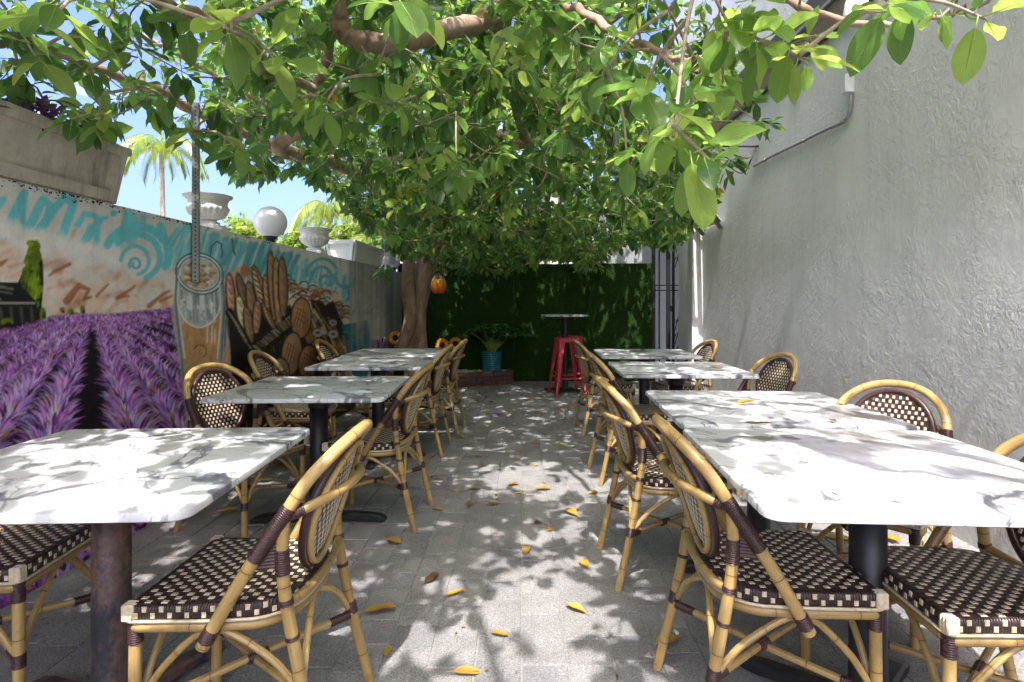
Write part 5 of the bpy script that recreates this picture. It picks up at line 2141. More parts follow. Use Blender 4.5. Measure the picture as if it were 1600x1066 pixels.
def sunflower(label, px, py, y_, r_):
    c_ = W(px, py, y_)
    t = thing('sunflower', label, 'flower', (c_.x, y_, 0.17), 0, 'orange sunflowers in the planting bed')
    h_ = c_.z - 0.17
    mb = MB()
    mb.tube(crom([(0.02, 0.05, 0), (0.01, 0.04, h_ * .6), (0, 0.03, h_)], 5), 0.007, 6)
    mb.build('stem', 'green_stem', t)
    hd_ = Matrix.Translation((0, 0, h_)) @ Matrix.Rotation(R(-6), 4, 'X')
    mb, tt = MB(), []
    for ring_, (n_, l_, o_) in enumerate(((13, r_ * 1.0, 0.0), (13, r_ * 0.85, 0.24))):
        for k in range(n_):
            a = 2 * math.pi * k / n_ + o_
            M = hd_ @ Matrix.Translation((math.cos(a) * r_ * .3, -0.006 * ring_, math.sin(a) * r_ * .3)) @ aim((0, 0, 0), (math.cos(a), -0.18, math.sin(a)), 0, Vector((0, -1, 0)))
            leaf_blade(mb, tt, M, l_ * 0.72, r_ * 0.30, random.random(), 2, 0.1, 0.1)
    mb.build('petals', 'petal', t, tint=tt, sharp=False)['kind'] = 'stuff'
    mb = MB()
    n_ = 6
    prof = [(r_ * .40 * math.cos(R(15 * k)), -0.0 - 0.02 * math.sin(R(15 * k))) for k in range(0, 7)]
    b0 = len(mb.v)
    for (rr_, d_) in prof:
        for k in range(18):
            a = 2 * math.pi * k / 18
            mb.v.append(tuple(hd_ @ Vector((max(rr_, .001) * math.cos(a), d_ - 0.012, max(rr_, .001) * math.sin(a)))))
    for i in range(6):
        for k in range(18):
            mb.quad_uv((b0 + i * 18 + k, b0 + i * 18 + (k + 1) % 18, b0 + i * 18 + 18 + (k + 1) % 18, b0 + i * 18 + 18 + k))
    mb.build('flower_heart', 'sunflower_heart', t)
    mb, tt = MB(), []
    for s in (1, -1):
        leaf_blade(mb, tt, aim((0.01, 0.04, h_ * .55), (s, -0.3, 0.2)), 0.12, 0.07, .6, 3)
    mb.build('stem_leaf', 'pot_leaf', t, tint=tt, sharp=False)


sunflower('sunflower left of the tree trunk, beside the garden wall', 618, 528, 8.15, 0.105)
sunflower('sunflower just right of the tree trunk', 691, 539, 8.25, 0.105)
sunflower('sunflower behind the far aisle chair, left of the teal pot', 712, 537, 8.45, 0.105)

orn = thing('iron_ornament', 'small curled black iron ornament standing by the wall left of the sunflower', 'ornament', (W(592, 540, 7.6).x, 7.6, 0))
mb = MB()
mb.tube([(0, 0, 0), (0, 0, 0.70)], 0.008, 6)
mb.build('stake', 'iron_black', orn)
for s in (1, -1):
    mb = MB()
    mb.tube(crom([(0, 0, 0.55), (s * 0.06, 0, 0.62), (s * 0.10, 0, 0.72), (s * 0.06, 0, 0.76), (s * 0.04, 0, 0.71)], 5), 0.008, 6)
    mb.build('scroll', 'iron_black', orn)

# hanging lantern -----------------------------------------------------
lc = W(685, 458, 7.6)
lan = thing('hanging_lantern', 'orange and red petal shaped glass lantern hanging from the tree', 'lantern', (lc.x, 7.6, lc.z))
mb = MB()
for k in range(5):
    an = 2 * math.pi * k / 5 + 0.3
    cx_, cy_ = 0.045 * math.cos(an), 0.045 * math.sin(an)
    ringv = []
    for (rr_, z_) in ((0.028, 0.0), (0.055, 0.05), (0.058, 0.11), (0.038, 0.17), (0.010, 0.225)):
        ringv.append((rr_, z_))
    b0 = len(mb.v)
    for (rr_, z_) in ringv:
        for q_ in range(10):
            a = 2 * math.pi * q_ / 10
            mb.v.append((cx_ * (1 + z_ * 1.2) + rr_ * math.cos(a), cy_ * (1 + z_ * 1.2) + rr_ * math.sin(a), z_))
    for i in range(4):
        for q_ in range(10):
            mb.quad_uv((b0 + i * 10 + q_, b0 + i * 10 + (q_ + 1) % 10, b0 + i * 10 + 10 + (q_ + 1) % 10, b0 + i * 10 + 10 + q_))
    mb.quad_uv(tuple(b0 + q_ for q_ in range(9, -1, -1)))
    mb.quad_uv(tuple(b0 + 40 + q_ for q_ in range(10)))
mb.build('glass_petals', 'lantern_glass', lan)
MB().lathe([(0.07, -0.012), (0.075, 0.0), (0.06, 0.006)], sides=20).build('lantern_base', 'lantern_blue', lan)
MB().lathe([(0.075, 0.20), (0.05, 0.235), (0.015, 0.26)], sides=12).build('lantern_cap', 'lantern_blue', lan)
MB().tube([(0, 0, 0.25), (0.0, 0.02, 0.62)], 0.003, 5).build('hanging_wire', 'iron_black', lan)

# ------------------------------------------------------------------ the big tree
tree = thing('ficus_tree', 'large spreading ficus tree with reddish limbs whose canopy covers the whole courtyard', 'tree', (-1.52, 8.3, 0.15))
TO = Vector((-1.52, 8.3, 0.15))


def trunk_mesh(path, radii, lobes, seed, sides=22):
    rr = random.Random(seed)
    mb = MB()
    pts = crom(path, 8)
    n_ = len(pts)
    rad = []
    for i in range(n_):
        f_ = i / (n_ - 1) * (len(radii) - 1)
        k = min(int(f_), len(radii) - 2)
        rad.append(radii[k] + (radii[k + 1] - radii[k]) * (f_ - k))
    mb.tube(pts, rad, sides)
    b0 = 0
    for i in range(n_):
        c_ = pts[i]
        for k in range(sides):
            a = 2 * math.pi * k / sides
            f_ = 1 + 0.13 * math.sin(lobes * a + i * 0.16) + 0.06 * math.sin(7 * a - i * 0.3) + rr.uniform(-.02, .02)
            v_ = Vector(mb.v[i * sides + k])
            mb.v[i * sides + k] = tuple(c_ + (v_ - c_) * f_)
    return mb


skeleton = []     # (point, radius) nodes for twigs to start from


def limb(name, pts, r0, r1, sides=10, smooth_n=6, lobes=None, kids=None):
    P_ = crom([Vector(p_) - TO for p_ in pts], smooth_n)
    n_ = len(P_)
    rr = random.Random(len(skeleton) + 5)
    # slight wander
    Q = []
    for i, p_ in enumerate(P_):
        w_ = 0.012 if 0 < i < n_ - 1 else 0
        Q.append(p_ + Vector((rr.uniform(-w_, w_), rr.uniform(-w_, w_), rr.uniform(-w_, w_))))
    rad = [(r0 + (r1 - r0) * (i / (n_ - 1)) ** (0.8 if r1 > 0.01 else 0.45)) * rr.uniform(.975, 1.03) for i in range(n_)]
    mb = MB()
    mb.tube(Q, rad, sides)
    mb.build(name, 'bark', tree, sharp=False)
    for q_, r_ in zip(Q, rad):
        skeleton.append((q_ + TO, r_))


T = trunk_mesh([p_ - TO for p_ in (Vector((-1.50, 8.30, 0.12)), Vector((-1.52, 8.30, 0.55)), Vector((-1.50, 8.22, 1.05)), Vector((-1.40, 8.15, 1.5)), Vector((-1.27, 8.05, 2.0)), Vector((-1.05, 7.9, 2.5)))],
               [0.25, 0.17, 0.145, 0.135, 0.125, 0.11], 3, 1)
T.build('trunk', 'bark', tree, sharp=False)
T = trunk_mesh([p_ - TO for p_ in (Vector((-1.78, 8.26, 0.10)), Vector((-1.74, 8.16, 0.5)), Vector((-1.56, 8.02, 0.95)), Vector((-1.58, 8.0, 1.5)), Vector((-1.58, 8.0, 2.0)), Vector((-1.75, 7.7, 2.5)))],
               [0.16, 0.10, 0.085, 0.08, 0.08, 0.07], 2, 2)
T.build('trunk', 'bark', tree, sharp=False)
for k, (bx, by) in enumerate(((-1.95, 8.1), (-1.35, 8.02), (-1.22, 8.25), (-1.72, 7.98))):
    mb = MB()
    mb.tube(crom([Vector((bx, by, 0.11)) - TO, Vector((bx * .5 - .77, by * .5 + 4.12, 0.22)) - TO, Vector((-1.53, 8.25, 0.75)) - TO], 5), [0.045] * 4 + [0.06] * 3 + [0.05] * 4, 8)
    mb.build('root', 'bark', tree, sharp=False)

V_ = Vector
limb('limb', [V_((-1.10, 7.92, 2.42)), V_((-0.75, 6.9, 3.0)), V_((-0.45, 5.6, 3.45)), W(790, 18, 4.3), W(740, 38, 3.9), W(665, 56, 3.5), W(600, 66, 3.2), W(556, 62, 3.05), W(534, 48, 3.0), W(532, 10, 2.95), W(520, -60, 2.8), V_((-0.95, 2.2, 3.35))], 0.10, 0.030)
limb('limb', [V_((-1.75, 7.7, 2.5)), V_((-1.95, 6.6, 2.75)), W(440, 236, 5.2), W(474, 196, 4.7), W(492, 150, 4.3), W(430, 118, 3.8), W(385, 72, 3.4), W(318, 30, 3.1), W(230, -12, 2.8), V_((-1.9, 2.2, 3.0))], 0.085, 0.028)
limb('limb', [W(440, 236, 5.2), W(340, 190, 4.6), W(262, 150, 4.1), W(196, 124, 3.7), W(110, 92, 3.3), W(30, 72, 3.0), W(-60, 60, 2.8)], 0.05, 0.020)
limb('limb', [W(490, 150, 4.3), W(505, 110, 4.2), W(515, 60, 4.0), W(520, 0, 3.8), V_((-1.2, 3.2, 3.8))], 0.045, 0.02)
limb('limb', [V_((-1.05, 7.9, 2.5)), V_((-0.4, 7.2, 3.3)), W(825, 230, 7.0), W(800, 150, 6.4), V_((0.1, 5.4, 4.0)), V_((0.3, 4.0, 3.9)), W(868, -20, 3.1), W(925, 28, 2.6), W(975, 58, 2.3), W(1030, 84, 2.05), W(1085, 92, 1.85)], 0.09, 0.009)
limb('limb', [W(800, 150, 6.4), V_((0.9, 5.4, 3.9)), V_((1.1, 4.0, 3.6)), V_((1.0, 2.7, 2.9)), W(1215, -6, 2.05), W(1300, 28, 1.95), W(1400, 42, 1.85), W(1480, 22, 1.78), W(1545, 2, 1.7)], 0.045, 0.005)
limb('limb', [V_((-0.75, 6.9, 3.0)), V_((0.2, 7.3, 2.9)), W(960, 250, 7.2), W(1040, 215, 6.4), W(1110, 190, 5.6)], 0.06, 0.018)
limb('limb', [V_((-0.4, 7.2, 3.3)), V_((-0.2, 8.0, 3.9)), V_((0.4, 8.6, 4.5))], 0.06, 0.02)
limb('limb', [V_((-1.27, 8.05, 2.0)), V_((-0.8, 7.9, 2.15)), W(800, 360, 7.5), W(880, 370, 7.3)], 0.05, 0.012)
limb('limb', [V_((-1.95, 6.6, 2.75)), V_((-2.7, 6.0, 3.3)), V_((-3.4, 5.0, 3.6))], 0.05, 0.02)
limb('limb', [V_((-0.45, 5.6, 3.45)), V_((-0.6, 4.6, 4.0)), V_((-0.7, 3.0, 4.2)), V_((-0.5, 1.4, 4.0))], 0.06, 0.02)
limb('limb', [V_((-0.6, 4.6, 4.0)), V_((-1.4, 3.4, 4.1)), V_((-1.9, 2.0, 3.8)), V_((-2.2, 0.6, 3.6))], 0.04, 0.02)

limb('limb', [V_((-0.5, 1.4, 4.0)), V_((-0.3, 0.2, 3.7)), V_((0.2, -1.2, 3.4))], 0.03, 0.012)
limb('limb', [V_((-2.2, 0.6, 3.6)), V_((-1.9, -0.6, 3.3)), V_((-1.6, -1.6, 3.2))], 0.03, 0.012)
limb('limb', [V_((1.1, 4.0, 3.6)), V_((1.2, 2.2, 3.9)), V_((1.1, 0.6, 3.7)), V_((1.3, -0.9, 3.5))], 0.016, 0.008)
# what the sun should reach, as loose gaps in the canopy (ground coordinates along the sun's rays)
LIT = [(1.15, 2.10, 0.62, 0.62), (1.2, 3.05, 0.50, 0.50), (1.25, 4.5, 0.5, 0.22), (-1.1, 2.15, 0.55, 0.34), (0.05, 2.15, 0.42, 0.60), (0.02, 3.98, 0.36, 0.75), (0.45, 3.75, 0.30, 0.7),
       (0.45, 2.9, 0.35, 0.40), (1.8, 3.0, 0.45, 0.75), (1.8, 2.0, 0.6, 0.7)]


def lit_at(u_, v_):
    f_ = np.full(np.shape(u_), 0.012)
    for (cx_, cy_, r_, a_) in LIT:
        d2 = ((u_ - cx_) ** 2 + (v_ - cy_) ** 2) / (r_ * r_)
        f_ = np.maximum(f_, a_ * np.exp(-d2 ** 1.5))
    f_ = np.where(u_ > 2.2, np.maximum(f_, 0.62), f_)
    return f_


# lower outline of the canopy in the photograph and how closed it is there
OUT_X = [-100, 0, 60, 110, 150, 185, 215, 250, 300, 345, 380, 430, 470, 520, 560, 590, 640, 700, 760, 810, 860, 905, 935, 960, 1000, 1050, 1100, 1130, 1160, 1190, 1215, 1240, 1300, 1330, 1400, 1560, 1700]
OUT_Y = [130, 160, 190, 225, 235, 190, 175, 200, 205, 250, 285, 275, 265, 300, 335, 385, 395, 425, 430, 425, 395, 425, 420, 385, 385, 385, 350, 335, 300, 230, 150, 60, 60, 20, 20, 10, -20]


def cover(px, py, d):
    """share of candidate sprays kept at this direction"""
    ly = np.interp(px, OUT_X, OUT_Y)
    c_ = np.ones_like(px)
    c_ = np.where(px < 330, 0.18, c_)
    c_ = np.where((px >= 330) & (px < 480) & (py > 200), 0.55, c_)
    c_ = np.where((px > 960) & (px < 1160) & (py < 180), 0.22, c_)
    c_ = np.where(px >= 1150, 0.10, c_)
    c_ = np.where((px > 880) & (px < 1000) & (py > 170) & (py < 380) & (d < 6), 0.7, c_)
    c_ = np.where((px > 1120) & (d > 2.5), 0.12, c_)
    c_ = np.where(px > 1200, 0.0, c_)
    return np.where(py > ly, 0.0, c_)


cr = np.random.default_rng(21)
NC = 88000
X = cr.uniform(-3.8, 2.2, NC)
Y = cr.uniform(-2.6, 9.4, NC)
Z = cr.uniform(1.55, 4.9, NC)
px = CX + F * X / np.maximum(Y, 0.3)
py = CY - F * (Z - CAMZ) / np.maximum(Y, 0.3)
inimg = (Y > 0.4) & (py > -40) & (px > -60) & (px < 1660)
cvr = np.where(inimg, cover(px, py, Y), 1.0)
gu, gv = X - SUN.x / SUN.z * Z, Y - SUN.y / SUN.z * Z
kd = -np.log(lit_at(gu, gv))
acc = kd / 4.4 * cvr
# canopy body: a vaulted layer, lower near the trunk, thin towards the camera
lowz = np.interp(Y, [-2.6, 0.3, 2.0, 3.5, 6.0, 9.4], [2.9, 2.35, 2.05, 2.0, 1.75, 1.6])
highz = np.interp(Y, [-2.6, 0.3, 2.0, 5.0, 9.4], [3.7, 3.8, 4.1, 4.6, 4.9])
acc = np.where((Z < lowz) | (Z > highz), 0, acc)
acc = np.where((X > 1.9) & (Z > 2.5) & (Y < 7), 0, acc)
acc = np.where((X < -2.0) & (Y < 3.2) & (Z < 2.15), 0, acc)
# keep the big bare limbs of the photograph in view
for (lx, ly, ld, lr) in [(760, 32, 4.0, 22), (725, 44, 3.8, 22), (690, 52, 3.6, 22), (650, 58, 3.5, 22), (610, 65, 3.2, 24), (575, 65, 3.1, 22), (545, 55, 3.05, 22), (533, 30, 3.0, 20), (500, 100, 4.2, 14), (490, 140, 4.2, 18), (480, 175, 4.5, 16),
                         (460, 210, 4.9, 18), (440, 232, 5.1, 18), (420, 110, 3.7, 16), (390, 78, 3.4, 16), (350, 50, 3.2, 14), (300, 20, 3.0, 14), (160, 112, 3.5, 12), (120, 95, 3.3, 12), (200, 126, 3.7, 12), (240, 142, 4.0, 12), (815, 210, 6.8, 14), (805, 170, 6.5, 14)]:
    acc = np.where((np.hypot(px - lx, py - ly) < lr + 12) & (Y < ld) & (Y > 0.4), 0, acc)
near = np.hypot(X, Y) < 1.45
acc = np.where(near & inimg, acc * 0.15, acc)
acc = np.where(Y > 4.6, acc * 1.08, acc)
acc = np.where((Y < 2.8) & ~inimg, acc * np.where(X < -0.3, 1.7, 1.45), acc)  # unseen sprays overhead thickened to shade the tables and floor below
keep = cr.random(NC) < acc * 0.155
sel = np.nonzero(keep)[0]
# hand-read extra sprays along the visible hanging fringe
fringe = [(120, 180, 2.9), (150, 205, 2.6), (95, 190, 2.6), (45, 120, 2.4), (70, 75, 2.2), (20, 40, 2.2), (200, 60, 2.7), (240, 170, 3.0), (270, 185, 3.1), (215, 135, 3.0), (365, 245, 3.0), (385, 262, 3.3), (350, 215, 3.0),
          (430, 262, 4.0), (300, 120, 2.6), (470, 175, 2.7), (505, 185, 2.4), (445, 175, 2.6), (520, 240, 3.4), (560, 310, 5.0), (600, 350, 5.6), (620, 175, 2.6), (650, 150, 2.5), (640, 205, 2.7), (700, 265, 2.6),
          (720, 285, 2.5), (690, 290, 2.9), (780, 240, 3.1), (830, 300, 3.6), (850, 245, 3.3), (915, 410, 5.8), (800, 405, 6.5), (940, 300, 4.4), (1000, 330, 4.0), (1060, 330, 4.2), (1090, 335, 3.8), (1040, 350, 4.5),
          (1075, 300, 3.9), (980, 120, 2.2), (930, 90, 2.3), (880, 60, 2.6), (1000, 60, 2.2), (1100, 60, 2.0), (1135, 70, 1.9), (1160, 40, 1.9), (1190, 95, 1.9), (1110, 130, 2.1), (760, 100, 3.0), (700, 100, 3.2),
          (600, 110, 3.0), (560, 150, 3.2), (1180, 190, 3.3), (1150, 250, 3.6), (600, 425, 5.2), (655, 300, 4.0), (740, 340, 5.0), (745, 400, 6.8), (780, 392, 7.2), (830, 398, 7.0), (850, 380, 7.6), (880, 385, 7.4), (900, 390, 6.6), (940, 395, 6.8), (960, 375, 6.2), (985, 370, 5.6), (700, 400, 6.6), (720, 415, 7.2), (760, 418, 7.4), (1010, 360, 5.0), (870, 340, 4.8), (920, 250, 4.0), (960, 200, 3.4), (820, 180, 3.4), (760, 200, 3.3)]
centers = [Vector((X[i], Y[i], Z[i])) for i in sel] + [W(a, b, c) for a, b, c in fringe]
print("sprays", len(centers))
# twigs: join every spray to the growing skeleton
sk = np.array([tuple(p_) for p_, r_ in skeleton])
order = sorted(range(len(centers)), key=lambda i: float(np.min(np.sum((sk - np.array(centers[i])) ** 2, 1))))
nodes = np.zeros((len(sk) + len(centers) * 3 + 200, 3))
nodes[:len(sk)] = sk
depth_pen = np.zeros(len(nodes))
nn = len(sk)
tw = MB()
twr = random.Random(9)
spray_dir = {}
tre = 0
for i in order:
    c_ = np.array(centers[i])
    d2 = np.sqrt(np.sum((nodes[:nn] - c_) ** 2, 1)) + depth_pen[:nn]
    j = int(np.argmin(d2))
    a = Vector(nodes[j])
    b = centers[i]
    L = (b - a).length
    mid = a.lerp(b, 0.5) + Vector((twr.uniform(-.12, .12) * L, twr.uniform(-.12, .12) * L, -0.08 * L + twr.uniform(-.05, .12) * L))
    pts = crom([a, mid, b], 3)
    r_a = min(0.014, 0.0036 + 0.006 * L)
    tw.tube([p_ - TO for p_ in pts], [r_a + (0.0022 - r_a) * k / (len(pts) - 1) for k in range(len(pts))], 4, caps=False)
    spray_dir[i] = (b - mid).normalized() if L > 0.02 else Vector((0, 0, 1))
    nodes[nn] = tuple(mid)
    nodes[nn + 1] = tuple(b)
    depth_pen[nn] = 0.03
    depth_pen[nn + 1] = 0.06
    nn += 2
o = tw.build('twigs', 'twig_bark', tree, sharp=False)
o['kind'] = 'stuff'

# leaves of the mass, built with arrays
lt_t = [0.0, 0.30, 0.68, 1.0]
lt_w = [0.0, 0.95, 0.95, 0.0]
tmpl, tuv = [], []
for t_, w_ in zip(lt_t, lt_w):
    if w_ == 0:
        tmpl.append((t_, 0, 0))
        tuv.append((0, t_))
    else:
        tmpl += [(t_, w_, 1), (t_, 0, 0), (t_, -w_, 1)]
        tuv += [(1, t_), (0, t_), (-1, t_)]
tmpl = np.array(tmpl, float)
tuv = np.array(tuv, float)
tfaces = [(0, 2, 1), (0, 3, 2), (1, 2, 5, 4), (2, 3, 6, 5), (4, 5, 7), (5, 6, 7)]


def leaf_arrays(P, D, Lh, Wd, roll, fold, droop):
    """P origin, D direction (n,3); returns verts (n,8,3)"""
    n_ = len(P)
    up = np.tile(np.array([0, 0, 1.0]), (n_, 1))
    Yv = np.cross(up, D)
    Yn = np.linalg.norm(Yv, axis=1, keepdims=True)
    Yv = np.where(Yn < 1e-3, np.array([1.0, 0, 0]), Yv / np.maximum(Yn, 1e-6))
    Zv = np.cross(D, Yv)
    c, s = np.cos(roll)[:, None], np.sin(roll)[:, None]
    Y2, Z2 = Yv * c + Zv * s, -Yv * s + Zv * c
    t_ = tmpl[:, 0][None]
    xx_ = t_ * Lh[:, None]
    yy_ = tmpl[:, 1][None] * Wd[:, None] * 0.5
    zz_ = np.abs(yy_) * fold[:, None] - droop[:, None] * Lh[:, None] * t_ ** 2
    return P[:, None, :] + D[:, None, :] * xx_[..., None] + Y2[:, None, :] * yy_[..., None] + Z2[:, None, :] * zz_[..., None]


def mass_leaves(name, C, dirs, per, Lm, mat, parent, origin, seed, tint_f, spread=0.06, hang=0.35):
    r = np.random.default_rng(seed)
    n_ = len(C)
    cnt = r.integers(per[0], per[1] + 1, n_)
    ids = np.repeat(np.arange(n_), cnt)
    N = len(ids)
    base = C[ids]
    dd = dirs[ids]
    # spiral of leaves round the shoot tip
    rnd = r.normal(size=(N, 3))
    rnd -= dd * np.sum(rnd * dd, 1, keepdims=True)
    rnd /= np.linalg.norm(rnd, axis=1, keepdims=True) + 1e-9
    back = r.uniform(-1.6, 0.2, N)[:, None] * spread
    hang = hang + 0.15
    D = rnd * 1.0 + dd * r.uniform(0.0, 0.9, N)[:, None] + np.array([0, 0, -1.0]) * (hang + r.uniform(-.35, .35, N))[:, None]
    D /= np.linalg.norm(D, axis=1, keepdims=True)
    P = base + dd * back + D * 0.018
    Lh = Lm * np.clip(r.normal(1, 0.22, N), 0.5, 1.5)
    Wd = Lh * r.uniform(0.38, 0.52, N)
    V = leaf_arrays(P, D, Lh, Wd, r.normal(0, 0.55, N), r.uniform(0.05, 0.4, N), r.uniform(0.0, 0.3, N)) - np.array(origin)
    ti = tint_f(r, ids, N)
    me = bpy.data.meshes.new(name)
    me.vertices.add(N * 8)
    me.vertices.foreach_set("co", V.reshape(-1))
    fl, st, ln = [], [], []
    loop = np.concatenate([np.array(f_) for f_ in tfaces])
    sizes = np.array([len(f_) for f_ in tfaces])
    loops = (loop[None] + (np.arange(N) * 8)[:, None]).reshape(-1).astype(np.int32)
    starts1 = np.concatenate([[0], np.cumsum(sizes)[:-1]])
    starts = (starts1[None] + (np.arange(N) * len(loop))[:, None]).reshape(-1).astype(np.int32)
    me.loops.add(len(loops))
    me.loops.foreach_set("vertex_index", loops)
    me.polygons.add(N * len(tfaces))
    me.polygons.foreach_set("loop_start", starts)
    me.update(calc_edges=True)
    uvl = me.uv_layers.new(name="UVMap")
    uvl.data.foreach_set("uv", np.tile(tuv[loop].reshape(-1), N).astype(np.float32))
    a_ = me.attributes.new("tint", 'FLOAT', 'POINT')
    a_.data.foreach_set("value", np.repeat(ti, 8).astype(np.float32))
    me.polygons.foreach_set("use_smooth", [True] * len(me.polygons))
    me.materials.append(MATS[mat])
    o_ = link(name, me, parent)
    o_['kind'] = 'stuff'
    print(name, N, "leaves")
    return o_


Cn = np.array([tuple(c_) for c_ in centers])
Dn = np.array([tuple(spray_dir[i]) for i in range(len(centers))])


def ficus_tint(r, ids, N):
    young = np.random.default_rng(3).random(ids.max() + 1)
    t_ = np.clip(r.normal(0.35, 0.21, N) + (young[ids] > 0.84) * 0.42 - (young[ids] < 0.3) * 0.18, 0.0, 0.93)
    odd = r.random(N)
    return np.where(odd < 0.006, 1.0, t_)


mass_leaves('foliage', Cn, Dn, (8, 14), 0.100, 'ficus_leaf', tree, TO, 31, ficus_tint)

# nearest sprays: every leaf its own part
variants = []
vr = random.Random(12)
for k in range(14):
    mb, tt = MB(), []
    tint = (0.30, 0.42, 0.55, 0.66, 0.75, 0.84, 0.90, 0.36, 0.50, 0.62, 0.80, 0.25, 0.70, 0.88)[k]
    pet = 0.022
    leaf_blade(mb, tt, Matrix.Identity(4), 0.118, 0.052 * vr.uniform(.88, 1.12), tint, 8, vr.uniform(0.06, 0.35), vr.uniform(0.02, 0.42), pet, vr.uniform(0.05, 0.28))
    n0 = len(mb.v)
    mb.cur = 1
    mb.tube([(0, 0, 0.001), (pet, 0, -0.0005), (pet + 0.09, 0, -0.004)], [0.0016, 0.0013, 0.0005], 5)
    tt += [tint] * (len(mb.v) - len(tt))
    me = mb.data('leaf', ['ficus_leaf', 'green_stem'], True, tt)
    variants.append(me)
HERO = [  # px, py, distance, leaves, lime share, shoot direction, size
    (362, 52, 1.30, 8, 0.8, (0.3, -0.2, -0.5), 1.0), (432, 92, 1.55, 6, 0.6, (0.5, 0, -0.4), 1.0), (505, 168, 1.9, 7, 0.6, (0.2, 0, -0.8), 1.0), (466, 160, 2.0, 6, 0.4, (-0.3, 0, -0.5), 1.0),
    (1052, 214, 1.12, 8, 0.7, (-0.1, -0.3, -0.6), 1.0), (1108, 250, 1.08, 6, 0.75, (0.8, -0.1, -0.4), 1.05), (1150, 60, 1.5, 8, 0.8, (0.4, 0, -0.3), 1.0), (1205, 70, 1.45, 7, 0.9, (0.8, 0, -0.3), 1.0),
    (1262, 100, 1.40, 7, 1.0, (0.6, 0, -0.6), 0.9), (1180, 25, 1.5, 7, 0.85, (0.3, 0, -0.2), 1.1), (1275, 55, 1.7, 6, 0.7, (0.3, 0, 0.2), 0.9), (1385, 18, 1.35, 5, 0.4, (0.0, 0, -1), 1.05),
    (1415, 12, 1.45, 5, 0.4, (0.4, 0, -0.7), 1.0), (1490, 22, 1.6, 6, 0.7, (0.7, 0, -0.2), 0.9), (1540, 30, 1.4, 4, 0.6, (1, 0, -0.5), 0.95), (1100, 110, 1.7, 7, 0.6, (0.2, 0, -0.4), 1.0),
    (1000, 150, 1.5, 8, 0.7, (-0.2, 0, -0.5), 1.0), (940, 118, 1.75, 6, 0.5, (-0.3, 0, -0.8), 1.0), (980, 250, 1.8, 6, 0.5, (-0.3, 0, -0.8), 1.0), (1085, 160, 1.4, 6, 0.5, (0.3, 0, -0.7), 1.0),
    (620, 10, 1.20, 5, 0.5, (0.0, 0, -1), 1.0), (655, 8, 1.3, 4, 0.5, (0.4, 0, -0.8), 1.0), (720, 272, 2.3, 8, 0.7, (0.2, 0, -0.8), 1.0), (690, 240, 2.4, 7, 0.6, (0.1, 0, -0.6), 1.0), (640, 165, 2.3, 7, 0.7, (0.5, 0, 0), 1.0),
    (560, 190, 2.5, 6, 0.6, (0.4, 0, -0.3), 1.0), (20, 30, 1.35, 7, 0.4, (-0.2, 0, -0.7), 1.05), (90, 20, 1.2, 6, 0.35, (0.0, 0, -1), 1.05), (60, 95, 1.8, 7, 0.25, (0.1, 0, -0.9), 1.0), (130, 60, 1.8, 7, 0.3, (0.2, 0, -0.7), 1.0),
    (140, 120, 2.0, 6, 0.3, (0, 0, -0.9), 1.0), (160, 195, 2.1, 7, 0.35, (-0.1, 0, -0.9), 1.0), (110, 190, 2.1, 7, 0.35, (-0.3, 0, -0.8), 1.0), (215, 90, 2.0, 6, 0.3, (0.2, 0, -0.7), 1.0), (250, 150, 2.2, 6, 0.4, (-0.4, 0, -0.5), 1.0),
    (300, 215, 2.5, 7, 0.3, (0, 0, -0.9), 1.0), (375, 240, 2.4, 7, 0.3, (0.1, 0, -1), 1.0), (800, 60, 2.1, 7, 0.5, (0.2, 0, -0.4), 1.0), (815, 110, 2.2, 6, 0.5, (-0.3, 0, -0.7), 1.0), (870, 30, 2.0, 6, 0.6, (0.4, 0, -0.4), 1.0),
    (905, 165, 2.4, 6, 0.5, (0.1, 0, -0.7), 1.0), (285, 30, 1.8, 6, 0.5, (-0.4, 0, -0.4), 1.0), (1130, 130, 1.6, 5, 0.6, (0.3, 0, -0.8), 1.0), (960, 60, 1.9, 6, 0.6, (0.3, 0, -0.5), 1.0)]
hr = random.Random(77)
count = 0
htw = MB()
for (hx, hy, hd, nl, lime, sd, sz) in HERO:
    c_ = W(hx, hy, hd)
    dd = Vector(sd).normalized()
    # shoot from the nearest limb / twig node
    d2 = np.sqrt(np.sum((nodes[:nn] - np.array(c_)) ** 2, 1))
    a = Vector(nodes[int(np.argmin(d2))])
    L = (c_ - a).length
    mid = a.lerp(c_, 0.6) - dd * 0.10 * L + Vector((0, 0, 0.05 * L))
    htw.tube([p_ - TO for p_ in crom([a, mid, c_], 5)], [0.0065 - 0.0035 * k / 10 for k in range(11)], 7)
    for q_ in (mid, c_ - dd * 0.03):
        nodes[nn] = tuple(q_)
        nn += 1
    side = dd.orthogonal().normalized()
    for k in range(nl):
        if count >= 300:
            break
        an = 2.4 * k + hr.uniform(-.3, .3)
        rad = Matrix.Rotation(an, 3, dd) @ side
        D_ = (rad + dd * hr.uniform(-.1, .7) + Vector((0, 0, -hr.uniform(.05, .6)))).normalized()
        M = aim(c_ - dd * 0.010 * k - TO, D_, hr.uniform(-.5, .5))
        s_ = sz * hr.uniform(.6, 1.2)
        o = bpy.data.objects.new('leaf', hr.choice(variants[4:7] + variants[9:11] + variants[12:14]) if hr.random() < lime * 0.75 else hr.choice(variants[:4] + variants[7:9] + [variants[11]]))
        COL.objects.link(o)
        o.parent = tree
        o.matrix_local = M @ Matrix.Scale(s_, 4)
        count += 1
htw.build('shoots', 'twig_bark', tree, sharp=False)['kind'] = 'stuff'

